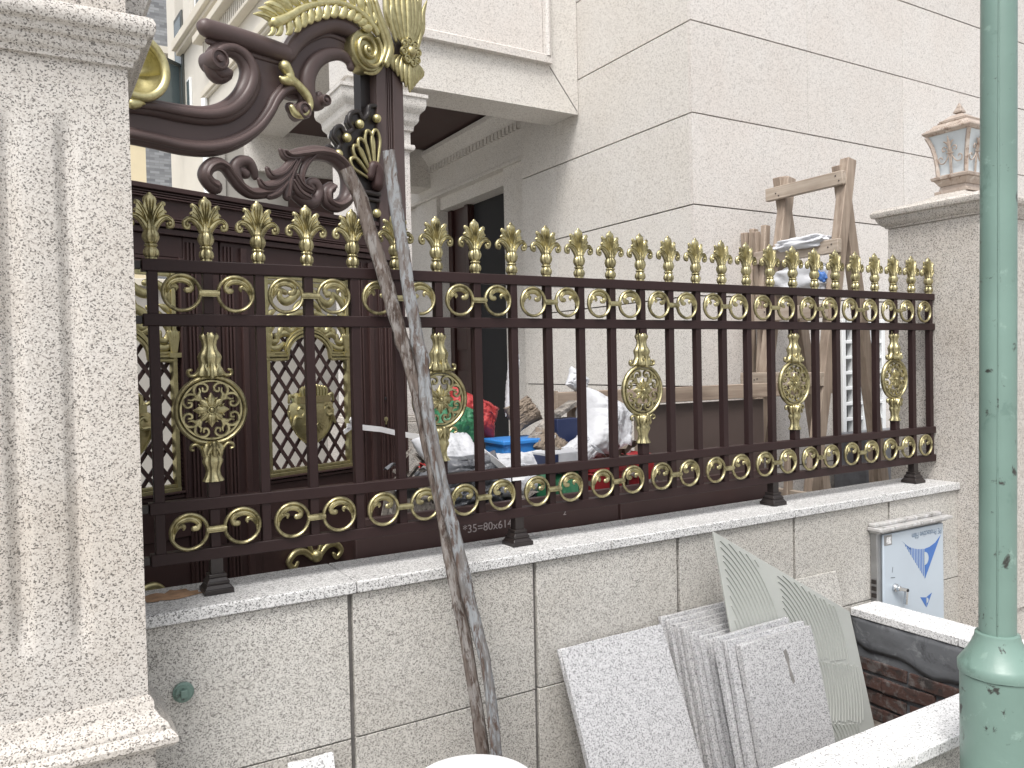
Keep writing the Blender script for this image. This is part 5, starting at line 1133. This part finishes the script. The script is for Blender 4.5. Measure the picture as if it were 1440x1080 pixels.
obj('tub_rim', MB().box(1.40, 1.64, .56, .76, 1.205, 1.226), M['bluetub'], tb, 30, bevel=.006)
pillow('green_sack', 'green printed sack standing behind the lower rings', 'sack', (1.56, .36, .735), (.24,.16,.78), M['greenbag'], 21, .05, -.04, .04)
ctn = thing('carton', 'white carton with blue and red print on the green sack', 'carton', (1.57, .40, 1.11))
obj('carton_body', MB().box(1.475, 1.665, .34, .46, 1.105, 1.185), M['white_s'], ctn, 30, bevel=.003)
obj('carton_print', MB().box(1.50, 1.525, .3385, .3395, 1.11, 1.18).box(1.474, 1.4745, .345, .455, 1.115, 1.175), M['navy'], ctn, 0)
obj('carton_print', MB().box(1.54, 1.62, .3385, .3395, 1.118, 1.135), M['red'], ctn, 0)
rb = thing('red_bucket', 'red plastic bucket full of rubble behind the fence', 'bucket', (1.80, .46, .36))
obj('bucket_body', MB().lathe([(.095,0),(.125,.73),(.135,.735),(.135,.765),(.125,.768),(.118,.765),(.112,.70),(.0,.70)], 32, (1.80, .46, .354)), M['red'], rb, 40)
rb2 = thing('red_crate', 'dark red crate with a pale edge beside the red bucket', 'crate', (2.02, .50, .36))
obj('crate_body', MB().box(1.945, 2.10, .42, .60, .354, 1.135), M['red'], rb2, 30, bevel=.008)
obj('crate_edge', MB().box(1.937, 1.944, .414, .604, .354, 1.14), M['card'], rb2, 30)
pillow('white_sack', 'big stuffed white sack leaning under the plank', 'sack', (1.955, .60, 1.245), (.28,.22,.32), M['white_s'], 13, .15, -.25, .05, lean=.35)
nb = obj('navy_box', MB().box(1.70, 1.815, .60, .70, 1.17, 1.30), M['navy'], None, 30, bevel=.004); tag(nb, 'small navy blue printed box half buried in rubbish', 'box')
pillow('clear_bag', 'thin crumpled grey-white bag next to the navy box', 'bag', (1.77, .52, 1.165), (.17,.08,.13), M['white_s'], 15, .3, -.6, .12, lean=-.4)
pillow('brown_rag', 'brown crumpled rag lying on the rubbish heap', 'rag', (1.65, .58, 1.19), (.17,.09,.14), M['card'], 16, -.3, -.9, .18, lean=.5)
for i, (a, b, l) in enumerate((((1.56,.60,1.21),(1.70,.66,1.295),'dark splintered board sticking out of the rubbish'), ((1.70,.62,1.315),(1.86,.70,1.365),'dirty grey board lying across the navy box'), ((1.60,.52,1.15),(1.63,.52,1.24),'thin white plastic pipe stub in the rubbish'))):
    o = obj('offcut', MB().bar(a, b, .05 if i < 2 else .008, .018 if i < 2 else .008), M['rubble'] if i < 2 else M['white_p'], None, 30); tag(o, l, 'offcut')
pillow('white_bag', 'small white plastic bag lying on the long plank', 'bag', (1.925, .756, 1.458), (.13,.07,.10), M['white_s'], 17, .1, -.1, .10, lean=.5)
wp = obj('metal_rod', MB().bar((1.01, .045, .938), (1.245, .045, .938), .008, .006), M['steel_d'], None, 30); tag(wp, 'thin steel strip lying on the coping behind a post base', 'strip')
# things seen through the gate lattice
for nm, l, c, s, m_ in (('cleaning_bottle', 'green and blue plastic bottles behind the gate lattice', (.62, 2.3, 1.02), (.10,.10,.34), M['greenbag']), ('blue_bottle', 'dark blue bottle behind the gate lattice', (.50, 2.35, .98), (.09,.09,.30), M['navy']), ('red_cone', 'small red plastic pot behind the gate lattice', (.80, 2.2, .93), (.11,.11,.14), M['redbag'])):
    blob(nm, l, 'bottle' if 'bottle' in nm else 'pot', c, s, m_, 31, .6, .1, 3)
tq = obj('turquoise_drum', MB().lathe([(.16,0),(.17,.02),(.17,.70),(.16,.72),(.002,.72)], 28, (-.05, 1.75, .352)), plain('turquoise_plastic', (.16,.42,.45), .4), None, 40); tag(tq, 'turquoise plastic drum behind the left gate leaf', 'drum')
tb_ = thing('store_table', 'low table carrying bottles behind the gate', 'table', (.65, 2.3, .351))
obj('table_top', MB().box(.30, .98, 2.05, 2.6, .80, .845), M['wood_x'], tb_, 30, bevel=.004)
for x in (.34, .94):
    for y in (2.09, 2.56): obj('leg', MB().box(x-.02, x+.02, y-.02, y+.02, .352, .799), M['wood'], tb_, 30)
# courtyard wall seen through the lattice
yw_ = thing('courtyard_wall', 'pale courtyard wall closing the yard behind the gate', 'wall', (0, 5.5, .35))
obj('wall_face', MB().box(-4.0, 1.15, 4.85, 5.05, .351, 2.25), M['g_back'], yw_, 30)
obj('wall_coping', MB().box(-4.0, 1.15, 4.80, 5.10, 2.251, 2.31), M['cream2'], yw_, 30, bevel=.005)
